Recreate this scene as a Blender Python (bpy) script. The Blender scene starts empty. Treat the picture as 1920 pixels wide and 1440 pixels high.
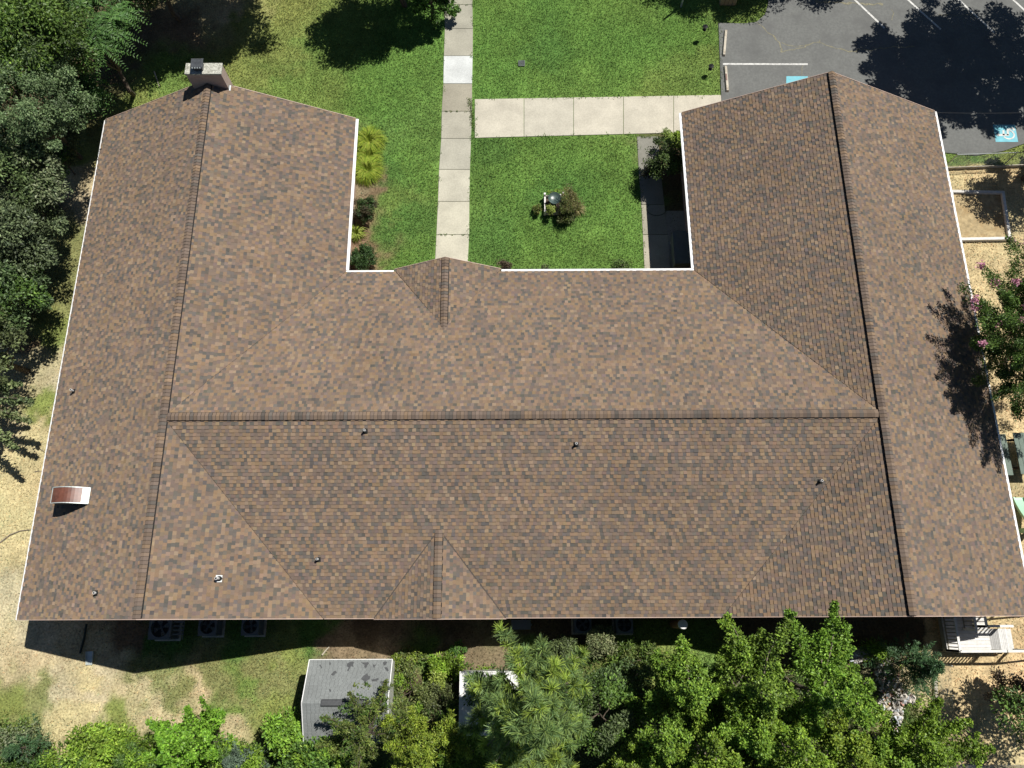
import bpy, bmesh, math, random
import numpy as np
from mathutils import Matrix, Vector

SC = bpy.context.scene
COL = SC.collection
R_ = math.radians

# ------------------------------------------------------------------ camera
F_PX, PITCH, ROLL, YAW, CAMH = 1436.27, 0.297587, -0.0113386, 0.0069277, 34.932
_d = np.array([0, math.sin(PITCH), -math.cos(PITCH)])
_u = np.array([0, math.cos(PITCH), math.sin(PITCH)])
_r = np.array([1.0, 0, 0])
_c, _s = math.cos(ROLL), math.sin(ROLL)
_r, _u = _c * _r + _s * _u, -_s * _r + _c * _u
_c, _s = math.cos(YAW), math.sin(YAW)
_RZ = np.array([[_c, -_s, 0], [_s, _c, 0], [0, 0, 1]])
CD, CU, CR = _RZ @ _d, _RZ @ _u, _RZ @ _r
CAMP = np.array([0, 0, CAMH])
cam = bpy.data.cameras.new('camera')
camo = bpy.data.objects.new('camera', cam)
COL.objects.link(camo)
cam.sensor_width = 36
cam.lens = 36 * F_PX / 1920
cam.clip_end = 2000
camo.matrix_world = Matrix(((CR[0], CU[0], -CD[0], 0), (CR[1], CU[1], -CD[1], 0), (CR[2], CU[2], -CD[2], CAMH), (0, 0, 0, 1)))
SC.camera = camo

# ------------------------------------------------------------------ light
SUNV = Vector((0.43, 0.37, 1.0)).normalized()
w = bpy.data.worlds.new('World'); SC.world = w; w.use_nodes = True
nt = w.node_tree
bg = nt.nodes['Background']; bg.inputs[1].default_value = 0.05
sky = nt.nodes.new('ShaderNodeTexSky'); sky.sky_type = 'NISHITA'; sky.sun_disc = False
sky.sun_elevation = math.asin(SUNV.z); sky.sun_rotation = math.atan2(SUNV.x, SUNV.y)
sky.altitude = 1500; sky.air_density = 0.8; sky.dust_density = 0.3
nt.links.new(sky.outputs[0], bg.inputs[0])
sl = bpy.data.lights.new('sun', 'SUN'); sl.energy = 5.0; sl.angle = R_(0.5); sl.color = (1.0, 0.96, 0.9)
so = bpy.data.objects.new('sun', sl); COL.objects.link(so)
so.rotation_mode = 'QUATERNION'; so.rotation_quaternion = SUNV.to_track_quat('Z', 'Y')
so.location = (30, 25, 60)
SC.view_settings.view_transform = 'Standard'; SC.view_settings.look = 'None'
SC.view_settings.exposure = 0.3; SC.view_settings.gamma = 1


# ------------------------------------------------------------------ helpers
def G(px, py, z=0.0):
    """point of the world at height z that a pixel of the survey photo measures"""
    v = CD * F_PX + CR * (px - 960) - CU * (py - 720)
    t = (z - CAMH) / v[2]
    p = CAMP + t * v
    return np.array([p[0], p[1], z])


def ray_plane(px, py, p0, n):
    v = CD * F_PX + CR * (px - 960) - CU * (py - 720)
    t = np.dot(np.asarray(p0) - CAMP, n) / np.dot(v, n)
    return CAMP + t * v


def tag(o, label=None, cat=None, group=None, kind=None):
    if label: o['label'] = label
    if cat: o['category'] = cat
    if group: o['group'] = group
    if kind: o['kind'] = kind
    return o


def empty(name, loc, label, cat, group=None, rz=0.0):
    o = bpy.data.objects.new(name, None); COL.objects.link(o)
    o.empty_display_size = 0.3
    o.location = loc; o.rotation_euler = (0, 0, rz)
    return tag(o, label, cat, group)


def mesh_np(name, V, faces, mats, parent=None, fcol=None, vcol=None, midx=None, smooth=False, origin=None):
    """faces: list of int arrays (k x n), V: n x 3"""
    V = np.asarray(V, dtype=np.float64)
    if origin is not None:
        V = V - np.asarray(origin)
    me = bpy.data.meshes.new(name)
    me.vertices.add(len(V)); me.vertices.foreach_set('co', V.astype(np.float32).ravel())
    tot = []; loops = []
    for f in faces:
        f = np.asarray(f, dtype=np.int32)
        if len(f) == 0: continue
        loops.append(f.ravel()); tot.append(np.full(len(f), f.shape[1], dtype=np.int32))
    loops = np.concatenate(loops); tot = np.concatenate(tot)
    me.loops.add(len(loops)); me.loops.foreach_set('vertex_index', loops)
    me.polygons.add(len(tot))
    st = np.zeros(len(tot), dtype=np.int32); st[1:] = np.cumsum(tot)[:-1]
    me.polygons.foreach_set('loop_start', st)
    try: me.polygons.foreach_set('loop_total', tot)
    except Exception: pass
    me.polygons.foreach_set('use_smooth', np.full(len(tot), bool(smooth)))
    if not isinstance(mats, (list, tuple)): mats = [mats]
    for m in mats: me.materials.append(m)
    if midx is not None: me.polygons.foreach_set('material_index', np.asarray(midx, dtype=np.int32))
    if fcol is not None:
        a = me.attributes.new('col', 'FLOAT_COLOR', 'FACE')
        c = np.ones((len(tot), 4), dtype=np.float32); c[:, :3] = fcol
        a.data.foreach_set('color', c.ravel())
    if vcol is not None:
        a = me.attributes.new('col', 'FLOAT_COLOR', 'POINT')
        c = np.ones((len(V), 4), dtype=np.float32); c[:, :3] = vcol
        a.data.foreach_set('color', c.ravel())
    me.update(calc_edges=True); me.validate()
    o = bpy.data.objects.new(name, me); COL.objects.link(o)
    if origin is not None and parent is None: o.location = origin
    if parent is not None: o.parent = parent
    return o


class MB:
    """collects boxes, tubes and polygons into one mesh"""
    def __init__(s): s.v = []; s.f = []; s.m = []; s.c = []

    def face(s, pts, m=0, c=(1, 1, 1)):
        b = len(s.v); s.v += [tuple(p) for p in pts]; s.f.append(tuple(range(b, b + len(pts)))); s.m.append(m); s.c.append(c)

    def hexa(s, p, m=0, c=(1, 1, 1)):
        b = len(s.v); s.v += [tuple(q) for q in p]
        for f in ((0, 3, 2, 1), (4, 5, 6, 7), (0, 1, 5, 4), (1, 2, 6, 5), (2, 3, 7, 6), (3, 0, 4, 7)):
            s.f.append(tuple(b + i for i in f)); s.m.append(m); s.c.append(c)

    def box(s, x0, x1, y0, y1, z0, z1, m=0, c=(1, 1, 1)):
        s.hexa([(x0, y0, z0), (x1, y0, z0), (x1, y1, z0), (x0, y1, z0), (x0, y0, z1), (x1, y0, z1), (x1, y1, z1), (x0, y1, z1)], m, c)

    def beam(s, a, b, wd, ht, m=0, c=(1, 1, 1)):
        """a bar between two points, wd wide across, ht high"""
        a = np.array(a, float); b = np.array(b, float); d = b - a; d /= np.linalg.norm(d)
        up = np.array([0, 0, 1.0])
        if abs(d[2]) > 0.95: up = np.array([0, 1.0, 0])
        sd = np.cross(d, up); sd /= np.linalg.norm(sd); up = np.cross(sd, d)
        sd = sd * wd / 2; up = up * ht / 2
        s.hexa([a - sd - up, a + sd - up, b + sd - up, b - sd - up, a - sd + up, a + sd + up, b + sd + up, b - sd + up], m, c)

    def tube(s, pts, rad, n=8, m=0, c=(1, 1, 1), cap=True):
        pts = [np.array(p, float) for p in pts]
        if not hasattr(rad, '__len__'): rad = [rad] * len(pts)
        b0 = len(s.v); prev = None
        for i, p in enumerate(pts):
            d = pts[min(i + 1, len(pts) - 1)] - pts[max(i - 1, 0)]; d /= (np.linalg.norm(d) + 1e-9)
            if prev is None:
                ref = np.array([1.0, 0, 0]) if abs(d[0]) < 0.9 else np.array([0, 1.0, 0])
            else: ref = prev
            a = ref - d * np.dot(ref, d); a /= np.linalg.norm(a); prev = a
            e = np.cross(d, a)
            for k in range(n):
                t = 2 * math.pi * k / n
                s.v.append(tuple(p + rad[i] * (math.cos(t) * a + math.sin(t) * e)))
        for i in range(len(pts) - 1):
            for k in range(n):
                q = (k + 1) % n
                s.f.append((b0 + i * n + k, b0 + i * n + q, b0 + (i + 1) * n + q, b0 + (i + 1) * n + k)); s.m.append(m); s.c.append(c)
        if cap:
            s.f.append(tuple(b0 + k for k in range(n - 1, -1, -1))); s.m.append(m); s.c.append(c)
            e = b0 + (len(pts) - 1) * n
            s.f.append(tuple(e + k for k in range(n))); s.m.append(m); s.c.append(c)

    def lathe(s, prof, cx=0, cy=0, n=20, m=0, c=(1, 1, 1)):
        """prof: (radius, z) list"""
        b = len(s.v)
        for r, z in prof:
            for k in range(n):
                t = 2 * math.pi * k / n; s.v.append((cx + r * math.cos(t), cy + r * math.sin(t), z))
        for i in range(len(prof) - 1):
            for k in range(n):
                q = (k + 1) % n
                s.f.append((b + i * n + k, b + i * n + q, b + (i + 1) * n + q, b + (i + 1) * n + k)); s.m.append(m); s.c.append(c)
        if prof[-1][0] > 1e-4:
            e = b + (len(prof) - 1) * n; s.f.append(tuple(e + k for k in range(n))); s.m.append(m); s.c.append(c)

    def prism(s, poly, z0, z1, m=0, c=(1, 1, 1)):
        n = len(poly); b = len(s.v)
        s.v += [(p[0], p[1], z0) for p in poly] + [(p[0], p[1], z1) for p in poly]
        s.f.append(tuple(b + i for i in range(n - 1, -1, -1))); s.f.append(tuple(b + n + i for i in range(n)))
        s.m += [m, m]; s.c += [c, c]
        for i in range(n):
            j = (i + 1) % n
            s.f.append((b + i, b + j, b + n + j, b + n + i)); s.m.append(m); s.c.append(c)

    def build(s, name, mats, parent=None, smooth=False, bevel=0.0, color=False):
        me = bpy.data.meshes.new(name); me.from_pydata(s.v, [], s.f)
        if not isinstance(mats, (list, tuple)): mats = [mats]
        for m in mats: me.materials.append(m)
        me.polygons.foreach_set('material_index', np.array(s.m, dtype=np.int32))
        if color:
            a = me.attributes.new('col', 'FLOAT_COLOR', 'FACE')
            cc = np.ones((len(s.f), 4), dtype=np.float32); cc[:, :3] = np.array(s.c)
            a.data.foreach_set('color', cc.ravel())
        bm = bmesh.new(); bm.from_mesh(me); bmesh.ops.recalc_face_normals(bm, faces=bm.faces); bm.to_mesh(me); bm.free()
        if smooth:
            me.polygons.foreach_set('use_smooth', np.ones(len(me.polygons), dtype=bool))
            me.set_sharp_from_angle(angle=R_(40))
        o = bpy.data.objects.new(name, me); COL.objects.link(o)
        if parent is not None: o.parent = parent
        if bevel:
            b = o.modifiers.new('bevel', 'BEVEL'); b.width = bevel; b.segments = 2; b.limit_method = 'ANGLE'
        return o


# ------------------------------------------------------------------ noise in numpy
def vnoise(x, y, seed=0, scale=1.0):
    rs = np.random.RandomState(seed); N = 256
    g = rs.rand(N, N)
    x = np.asarray(x) / scale + 71.3; y = np.asarray(y) / scale + 53.9
    xi = np.floor(x).astype(int); yi = np.floor(y).astype(int); fx = x - xi; fy = y - yi
    fx = fx * fx * (3 - 2 * fx); fy = fy * fy * (3 - 2 * fy)
    a = g[xi % N, yi % N]; b = g[(xi + 1) % N, yi % N]; c = g[xi % N, (yi + 1) % N]; d = g[(xi + 1) % N, (yi + 1) % N]
    return (a * (1 - fx) + b * fx) * (1 - fy) + (c * (1 - fx) + d * fx) * fy


def fbm(x, y, seed=0, scale=1.0, oct=4):
    t = 0; a = 0.5; s = scale; n = 0
    for i in range(oct):
        t = t + a * vnoise(x, y, seed + i * 17, s); n += a; a *= 0.5; s *= 0.5
    return t / n


# ------------------------------------------------------------------ materials
def new_mat(name):
    m = bpy.data.materials.new(name); m.use_nodes = True
    n = m.node_tree.nodes; l = m.node_tree.links
    return m, n, l, n['Principled BSDF']


def simple(name, color, rough=0.7, var=0.15, scale=6.0, bump=0.0, spec=0.3, metal=0.0, stain=None, stain_scale=1.5):
    m, n, l, b = new_mat(name)
    tc = n.new('ShaderNodeTexCoord')
    nz = n.new('ShaderNodeTexNoise'); nz.inputs['Scale'].default_value = scale; nz.inputs['Detail'].default_value = 6
    l.new(tc.outputs['Object'], nz.inputs['Vector'])
    cr = n.new('ShaderNodeValToRGB')
    cr.color_ramp.elements[0].position = 0.3; cr.color_ramp.elements[1].position = 0.7
    cr.color_ramp.elements[0].color = tuple(c * (1 - var) for c in color) + (1,)
    cr.color_ramp.elements[1].color = tuple(min(1, c * (1 + var)) for c in color) + (1,)
    l.new(nz.outputs['Fac'], cr.inputs['Fac'])
    out = cr.outputs['Color']
    if stain is not None:
        n2 = n.new('ShaderNodeTexNoise'); n2.inputs['Scale'].default_value = stain_scale; n2.inputs['Detail'].default_value = 8
        n2.inputs['Roughness'].default_value = 0.65
        l.new(tc.outputs['Object'], n2.inputs['Vector'])
        c2 = n.new('ShaderNodeValToRGB'); c2.color_ramp.elements[0].position = 0.48; c2.color_ramp.elements[1].position = 0.68
        c2.color_ramp.elements[0].color = (0, 0, 0, 1); c2.color_ramp.elements[1].color = (1, 1, 1, 1)
        l.new(n2.outputs['Fac'], c2.inputs['Fac'])
        mx = n.new('ShaderNodeMix'); mx.data_type = 'RGBA'
        l.new(c2.outputs['Color'], mx.inputs['Factor']); l.new(out, mx.inputs['A']); mx.inputs['B'].default_value = tuple(stain) + (1,)
        out = mx.outputs['Result']
    l.new(out, b.inputs['Base Color'])
    b.inputs['Roughness'].default_value = rough; b.inputs['Metallic'].default_value = metal
    b.inputs['Specular IOR Level'].default_value = spec
    if bump:
        bp = n.new('ShaderNodeBump'); bp.inputs['Strength'].default_value = 0.6; bp.inputs['Distance'].default_value = bump
        n3 = n.new('ShaderNodeTexNoise'); n3.inputs['Scale'].default_value = scale * 8; n3.inputs['Detail'].default_value = 4
        l.new(tc.outputs['Object'], n3.inputs['Vector']); l.new(n3.outputs['Fac'], bp.inputs['Height'])
        l.new(bp.outputs['Normal'], b.inputs['Normal'])
    return m


def colmat(name, rough=0.85, spec=0.2, nscale=30.0, namp=0.3, bump=0.0, trans=0.0, nscale2=None, namp2=0.2, sheen=0.0, drough=0.0):
    """colour comes from the mesh's own 'col' attribute (what each tile or leaf is), broken up by fine noise"""
    m, n, l, b = new_mat(name)
    at = n.new('ShaderNodeAttribute'); at.attribute_name = 'col'
    out = at.outputs['Color']
    tc = n.new('ShaderNodeTexCoord')
    for sc, am in ((nscale, namp), (nscale2, namp2)):
        if not sc: continue
        nz = n.new('ShaderNodeTexNoise'); nz.inputs['Scale'].default_value = sc; nz.inputs['Detail'].default_value = 5
        l.new(tc.outputs['Object'], nz.inputs['Vector'])
        mr = n.new('ShaderNodeMapRange'); mr.inputs['From Min'].default_value = 0.3; mr.inputs['From Max'].default_value = 0.7
        mr.inputs['To Min'].default_value = 1 - am; mr.inputs['To Max'].default_value = 1 + am
        l.new(nz.outputs['Fac'], mr.inputs['Value'])
        mx = n.new('ShaderNodeVectorMath'); mx.operation = 'SCALE'
        l.new(out, mx.inputs[0]); l.new(mr.outputs[0], mx.inputs['Scale']); out = mx.outputs[0]
        if bump and sc == nscale:
            bp = n.new('ShaderNodeBump'); bp.inputs['Strength'].default_value = 0.8; bp.inputs['Distance'].default_value = bump
            l.new(nz.outputs['Fac'], bp.inputs['Height']); l.new(bp.outputs['Normal'], b.inputs['Normal'])
    l.new(out, b.inputs['Base Color'])
    b.inputs['Roughness'].default_value = rough; b.inputs['Specular IOR Level'].default_value = spec
    b.inputs['Diffuse Roughness'].default_value = drough
    if sheen:
        b.inputs['Sheen Weight'].default_value = sheen
    if trans:
        tr = n.new('ShaderNodeBsdfTranslucent'); l.new(out, tr.inputs['Color'])
        ms = n.new('ShaderNodeMixShader'); ms.inputs[0].default_value = trans
        l.new(b.outputs[0], ms.inputs[1]); l.new(tr.outputs[0], ms.inputs[2])
        l.new(ms.outputs[0], n['Material Output'].inputs['Surface'])
    return m


def brick_mat(name, c1, c2, mortar, axis_swap=False):
    m, n, l, b = new_mat(name)
    tc = n.new('ShaderNodeTexCoord'); sp = n.new('ShaderNodeSeparateXYZ'); l.new(tc.outputs['Object'], sp.inputs[0])
    ad = n.new('ShaderNodeMath'); ad.operation = 'ADD'; l.new(sp.outputs[0], ad.inputs[0]); l.new(sp.outputs[1], ad.inputs[1])
    cb = n.new('ShaderNodeCombineXYZ'); l.new(ad.outputs[0], cb.inputs[0]); l.new(sp.outputs[2], cb.inputs[1])
    br = n.new('ShaderNodeTexBrick'); br.inputs['Scale'].default_value = 1.0
    br.inputs['Brick Width'].default_value = 0.21; br.inputs['Row Height'].default_value = 0.075; br.inputs['Mortar Size'].default_value = 0.006
    br.inputs['Color1'].default_value = c1 + (1,); br.inputs['Color2'].default_value = c2 + (1,); br.inputs['Mortar'].default_value = mortar + (1,)
    l.new(cb.outputs[0], br.inputs['Vector']); l.new(br.outputs['Color'], b.inputs['Base Color'])
    b.inputs['Roughness'].default_value = 0.9
    return m


M = {}
M['shingle'] = colmat('shingle', 0.9, 0.2, 60, 0.14, 0.0, nscale2=0.35, namp2=0.07, drough=0.3)
M['fascia'] = simple('fascia_paint', (0.42, 0.36, 0.32), 0.6, 0.08)
M['drip'] = simple('drip_edge', (0.45, 0.34, 0.28), 0.5, 0.08)
M['white'] = simple('white_gutter', (0.80, 0.80, 0.79), 0.45, 0.05, 3)
M['vent'] = simple('vent_black', (0.012, 0.012, 0.012), 0.8, 0.1)
M['brick'] = brick_mat('brick', (0.33, 0.2, 0.15), (0.42, 0.28, 0.21), (0.45, 0.42, 0.38))
M['brick_dark'] = brick_mat('chimney_brick', (0.35, 0.25, 0.205), (0.40, 0.30, 0.25), (0.38, 0.34, 0.31))
M['concrete'] = colmat('concrete', 0.9, 0.2, 14, 0.10, 0.002, nscale2=0.9, namp2=0.13)
M['cap'] = simple('lichen_concrete', (0.42, 0.42, 0.36), 0.95, 0.45, 16, 0.01, stain=(0.2, 0.2, 0.16), stain_scale=9)
M['soot'] = simple('dark_metal', (0.055, 0.06, 0.065), 0.35, 0.3, 8, spec=0.5)
M['pvc'] = simple('pvc', (0.7, 0.7, 0.68), 0.5, 0.1)
M['boot'] = simple('rubber_boot', (0.02, 0.022, 0.022), 0.7, 0.2)
M['flash'] = simple('flashing_metal', (0.36, 0.38, 0.38), 0.4, 0.12, 10, metal=0.3)
M['rust'] = simple('rusty_brown', (0.13, 0.05, 0.032), 0.38, 0.3, 5, stain=(0.17, 0.07, 0.045), stain_scale=4, spec=0.5)
M['galv'] = simple('galvanised', (0.5, 0.55, 0.53), 0.45, 0.15, 6, metal=0.35)
M['ac'] = simple('ac_paint', (0.12, 0.135, 0.14), 0.5, 0.08)
M['acdark'] = simple('ac_dark', (0.03, 0.032, 0.035), 0.6, 0.1)
M['asphalt'] = simple('asphalt', (0.136, 0.140, 0.133), 0.95, 0.13, 9, 0.004, stain=(0.108, 0.110, 0.106), stain_scale=0.55)
M['line'] = simple('line_paint', (0.56, 0.56, 0.53), 0.8, 0.15, 10, stain=(0.30, 0.30, 0.29), stain_scale=6)
M['blue'] = simple('blue_paint', (0.15, 0.43, 0.50), 0.7, 0.12, 5, stain=(0.17, 0.42, 0.48), stain_scale=3)
M['stop'] = simple('parking_stop_concrete', (0.48, 0.44, 0.36), 0.9, 0.14, 6, 0.004, stain=(0.33, 0.29, 0.22), stain_scale=4)
M['bark'] = simple('bark', (0.10, 0.08, 0.06), 0.95, 0.3, 9, 0.01)
M['bark_pale'] = simple('pale_bark', (0.24, 0.2, 0.155), 0.9, 0.2, 9, 0.01)
M['leaf'] = colmat('leaf', 0.48, 0.32, 5, 0.12, trans=0.22)
M['needle'] = colmat('needle', 0.5, 0.3, 5, 0.12, trans=0.2)
M['blade'] = colmat('grass_blade', 0.7, 0.15, 2.2, 0.12, trans=0.25)
M['petal'] = colmat('petal', 0.7, 0.2, 8, 0.1, trans=0.2)
M['ground'] = colmat('soil_and_turf', 0.95, 0.1, 11, 0.32, 0.03, nscale2=2.3, namp2=0.16)
M['deck'] = colmat('weathered_wood', 0.85, 0.2, 9, 0.1, 0.003)
M['timber'] = simple('dark_timber', (0.075, 0.055, 0.04), 0.85, 0.3, 8)
M['shed_roof'] = colmat('grey_shingle', 0.9, 0.2, 40, 0.14, 0.0, nscale2=1.3, namp2=0.12)
M['shed_patch'] = simple('bare_roof_felt', (0.075, 0.078, 0.08), 0.9, 0.15, 14)
M['shed_wall'] = simple('pale_siding', (0.42, 0.43, 0.38), 0.7, 0.1, 5)
M['whitepaint'] = simple('white_paint', (0.78, 0.78, 0.76), 0.55, 0.08, 6)
M['steel'] = simple('galvanised_fence', (0.42, 0.45, 0.45), 0.4, 0.1, 6, metal=0.5)
M['black'] = simple('black_iron', (0.012, 0.012, 0.012), 0.5, 0.1)
M['tank'] = simple('brown_tank', (0.25, 0.13, 0.085), 0.6, 0.15, 5)
M['greenplastic'] = simple('pale_green_plastic', (0.34, 0.58, 0.40), 0.4, 0.06, 3, spec=0.5)
M['basin'] = simple('dark_green_glaze', (0.055, 0.085, 0.075), 0.35, 0.2, 7, spec=0.5)
M['hose'] = simple('hose', (0.02, 0.03, 0.02), 0.5, 0.1)
M['tan'] = simple('tan_box', (0.32, 0.26, 0.15), 0.7, 0.1, 4)
M['stone'] = colmat('pale_stone', 0.85, 0.2, 14, 0.16)
M['glass'] = simple('window_glass', (0.03, 0.035, 0.04), 0.08, 0.05, spec=0.6)
M['crack'] = simple('crack_weeds', (0.195, 0.183, 0.128), 0.95, 0.3, 12)

# ================================================================== SETTING: ground
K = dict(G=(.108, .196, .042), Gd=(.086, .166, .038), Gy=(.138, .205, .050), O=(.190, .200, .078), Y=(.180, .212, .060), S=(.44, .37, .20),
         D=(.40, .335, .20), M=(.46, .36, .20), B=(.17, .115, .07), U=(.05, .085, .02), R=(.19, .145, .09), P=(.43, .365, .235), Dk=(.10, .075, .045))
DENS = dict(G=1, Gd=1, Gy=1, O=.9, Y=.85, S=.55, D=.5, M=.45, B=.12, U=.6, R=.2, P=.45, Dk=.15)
CP = [  # x, y in the survey photo, kind
    (700, 200, 'G'), (760, 300, 'G'), (760, 420, 'Gd'), (720, 320, 'Gd'), (770, 480, 'G'), (600, 160, 'Gy'), (520, 100, 'Y'), (560, 30, 'Y'), (480, 160, 'Y'),
    (530, 170, 'Gy'), (720, 130, 'G'), (810, 60, 'G'), (800, 330, 'G'), (620, 60, 'Gy'), (440, 140, 'Y'), (300, 160, 'Gy'), (270, 185, 'Y'), (330, 145, 'Gy'), (440, 40, 'Y'),
    (350, 60, 'B'), (420, 30, 'D'), (250, 60, 'Dk'), (740, 310, 'Gd'), (700, 360, 'B'), (742, 370, 'Gy'),
    (950, 60, 'G'), (1020, 100, 'Gd'), (1100, 60, 'G'), (1180, 110, 'G'), (1250, 150, 'Gy'), (1330, 110, 'Gy'), (1120, 125, 'G'), (930, 150, 'G'), (1000, 150, 'G'), (1380, 35, 'Gy'), (1300, 60, 'G'), (900, 80, 'G'),
    (1100, 300, 'G'), (950, 330, 'G'), (1150, 400, 'G'), (1000, 450, 'G'), (920, 450, 'Gd'), (1150, 300, 'G'), (920, 280, 'Gd'), (1080, 460, 'G'), (1180, 470, 'G'), (1040, 380, 'Gd'), (1000, 300, 'G'),
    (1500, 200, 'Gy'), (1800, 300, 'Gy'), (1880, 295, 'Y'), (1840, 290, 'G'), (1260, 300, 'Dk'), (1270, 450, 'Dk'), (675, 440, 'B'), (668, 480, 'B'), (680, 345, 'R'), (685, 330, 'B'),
    (1840, 340, 'M'), (1900, 400, 'M'), (1850, 420, 'M'), (1850, 480, 'M'), (1900, 560, 'M'), (1900, 700, 'M'), (1950, 900, 'M'), (1900, 1050, 'M'), (1900, 1180, 'M'), (1850, 1280, 'M'), (1900, 1350, 'M'), (1800, 1330, 'M'),
    (1820, 1400, 'M'), (1790, 1260, 'M'), (2050, 600, 'M'), (2050, 1100, 'M'), (1770, 1180, 'M'), (1765, 1300, 'D'), (1700, 1190, 'Dk'), (1840, 1150, 'M'),
    (140, 300, 'Y'), (150, 340, 'D'), (148, 390, 'P'), (125, 460, 'O'), (115, 560, 'O'), (100, 620, 'Y'), (60, 680, 'D'), (95, 680, 'D'), (110, 720, 'P'), (60, 720, 'D'), (80, 760, 'Y'), (50, 800, 'D'), (90, 800, 'S'),
    (40, 880, 'S'), (80, 900, 'S'), (30, 980, 'S'), (20, 1060, 'S'), (45, 1080, 'D'), (20, 1120, 'P'), (60, 1200, 'P'), (20, 1220, 'D'), (60, 1270, 'D'), (60, 1310, 'O'), (110, 1290, 'P'), (20, 1330, 'Y'), (160, 1270, 'S'),
    (170, 1310, 'P'), (140, 1340, 'S'), (190, 1250, 'P'), (240, 1300, 'D'), (220, 1350, 'Y'), (280, 1270, 'O'), (330, 1300, 'O'), (310, 1335, 'D'), (370, 1285, 'D'), (400, 1260, 'O'), (450, 1290, 'O'), (430, 1320, 'Gy'), (420, 1345, 'D'), (500, 1240, 'O'), (470, 1265, 'Gy'), (530, 1270, 'O'), (510, 1330, 'Y'), (545, 1225, 'Y'),
    (300, 1205, 'Gd'), (150, 1200, 'D'), (450, 1190, 'Gd'), (700, 1190, 'Dk'), (600, 1190, 'Gd'), (850, 1185, 'Dk'), (1000, 1185, 'Dk'), (250, 1185, 'B'), (640, 1222, 'R'), (720, 1228, 'R'), (850, 1220, 'R'), (930, 1240, 'R'), (980, 1225, 'Gy'), (800, 1240, 'Gy'), (780, 1290, 'Dk'), (1100, 1190, 'Dk'),  # Dk, Gd near the back wall: shade put into the ground colour
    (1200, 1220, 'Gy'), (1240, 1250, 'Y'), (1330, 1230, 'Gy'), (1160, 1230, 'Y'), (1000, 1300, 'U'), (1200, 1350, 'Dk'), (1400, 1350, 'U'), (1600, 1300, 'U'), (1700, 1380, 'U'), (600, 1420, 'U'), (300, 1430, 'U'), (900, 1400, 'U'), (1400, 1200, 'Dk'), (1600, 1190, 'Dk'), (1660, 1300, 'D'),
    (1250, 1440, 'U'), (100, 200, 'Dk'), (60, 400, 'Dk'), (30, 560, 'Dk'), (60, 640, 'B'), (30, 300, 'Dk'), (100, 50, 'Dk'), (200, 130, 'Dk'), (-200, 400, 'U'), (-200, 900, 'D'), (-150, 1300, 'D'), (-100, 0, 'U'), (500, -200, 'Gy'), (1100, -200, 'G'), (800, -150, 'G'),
    (600, 700, 'B'), (1500, 700, 'B'), (1000, 900, 'B'), (300, 700, 'B'), (1300, 1000, 'B'), (1720, 700, 'M'), (400, 400, 'B')]
CPW = np.array([G(a, b)[:2] for a, b, k in CP]); CPK = [k for a, b, k in CP]
CPC = np.array([K[k] for k in CPK]); CPD = np.array([DENS[k] for k in CPK])


def inpoly(x, y, poly):
    inside = np.zeros(np.shape(x), bool); n = len(poly)
    for i in range(n):
        x1, y1 = poly[i][:2]; x2, y2 = poly[(i + 1) % n][:2]
        c = ((y1 > y) != (y2 > y)) & (x < (x2 - x1) * (y - y1) / (y2 - y1 + 1e-12) + x1)
        inside ^= c
    return inside


def PX(*pts): return [tuple(G(a, b)[:2]) for a, b in pts]


P_MULCH = PX((1765, 313), (2250, 300), (2400, 1000), (2400, 1700), (1790, 1700), (1778, 1440), (1765, 1300), (1758, 1242), (1735, 1235), (1735, 1100), (1720, 700))
P_DRY = PX((160, 270), (135, 330), (110, 480), (105, 600), (40, 660), (-250, 700), (-300, 1200), (-60, 1330), (60, 1330), (180, 1360), (240, 1330), (235, 1230), (160, 1180), (300, 1000), (300, 400), (230, 260))
P_LOT = [tuple(p) for p in PX((1347, 44), (1395, 45), (1418, 42), (1434, 28), (1440, 8), (1442, -80))] + [(36.0, 38.0), (36.0, 23.6)] + [tuple(p) for p in PX((1925, 268), (1880, 284), (1830, 292), (1770, 287), (1700, 292), (1500, 290), (1356, 250), (1352, 178))]


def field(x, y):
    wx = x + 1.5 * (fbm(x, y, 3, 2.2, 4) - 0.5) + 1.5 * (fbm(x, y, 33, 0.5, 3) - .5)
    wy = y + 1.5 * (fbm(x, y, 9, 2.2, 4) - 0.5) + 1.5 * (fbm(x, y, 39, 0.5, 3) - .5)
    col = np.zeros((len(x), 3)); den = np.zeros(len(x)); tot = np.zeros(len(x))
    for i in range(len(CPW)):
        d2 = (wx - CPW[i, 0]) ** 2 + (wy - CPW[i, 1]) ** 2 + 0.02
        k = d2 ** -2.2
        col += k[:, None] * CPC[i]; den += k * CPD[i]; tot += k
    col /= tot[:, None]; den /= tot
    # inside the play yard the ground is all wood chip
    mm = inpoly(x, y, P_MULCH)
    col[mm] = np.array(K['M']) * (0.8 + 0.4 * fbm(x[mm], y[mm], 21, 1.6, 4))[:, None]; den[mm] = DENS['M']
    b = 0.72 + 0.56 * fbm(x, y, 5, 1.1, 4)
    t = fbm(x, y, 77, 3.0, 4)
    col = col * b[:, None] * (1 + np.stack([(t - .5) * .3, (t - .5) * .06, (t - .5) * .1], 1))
    return np.clip(col, 0.005, 0.8), den


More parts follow.
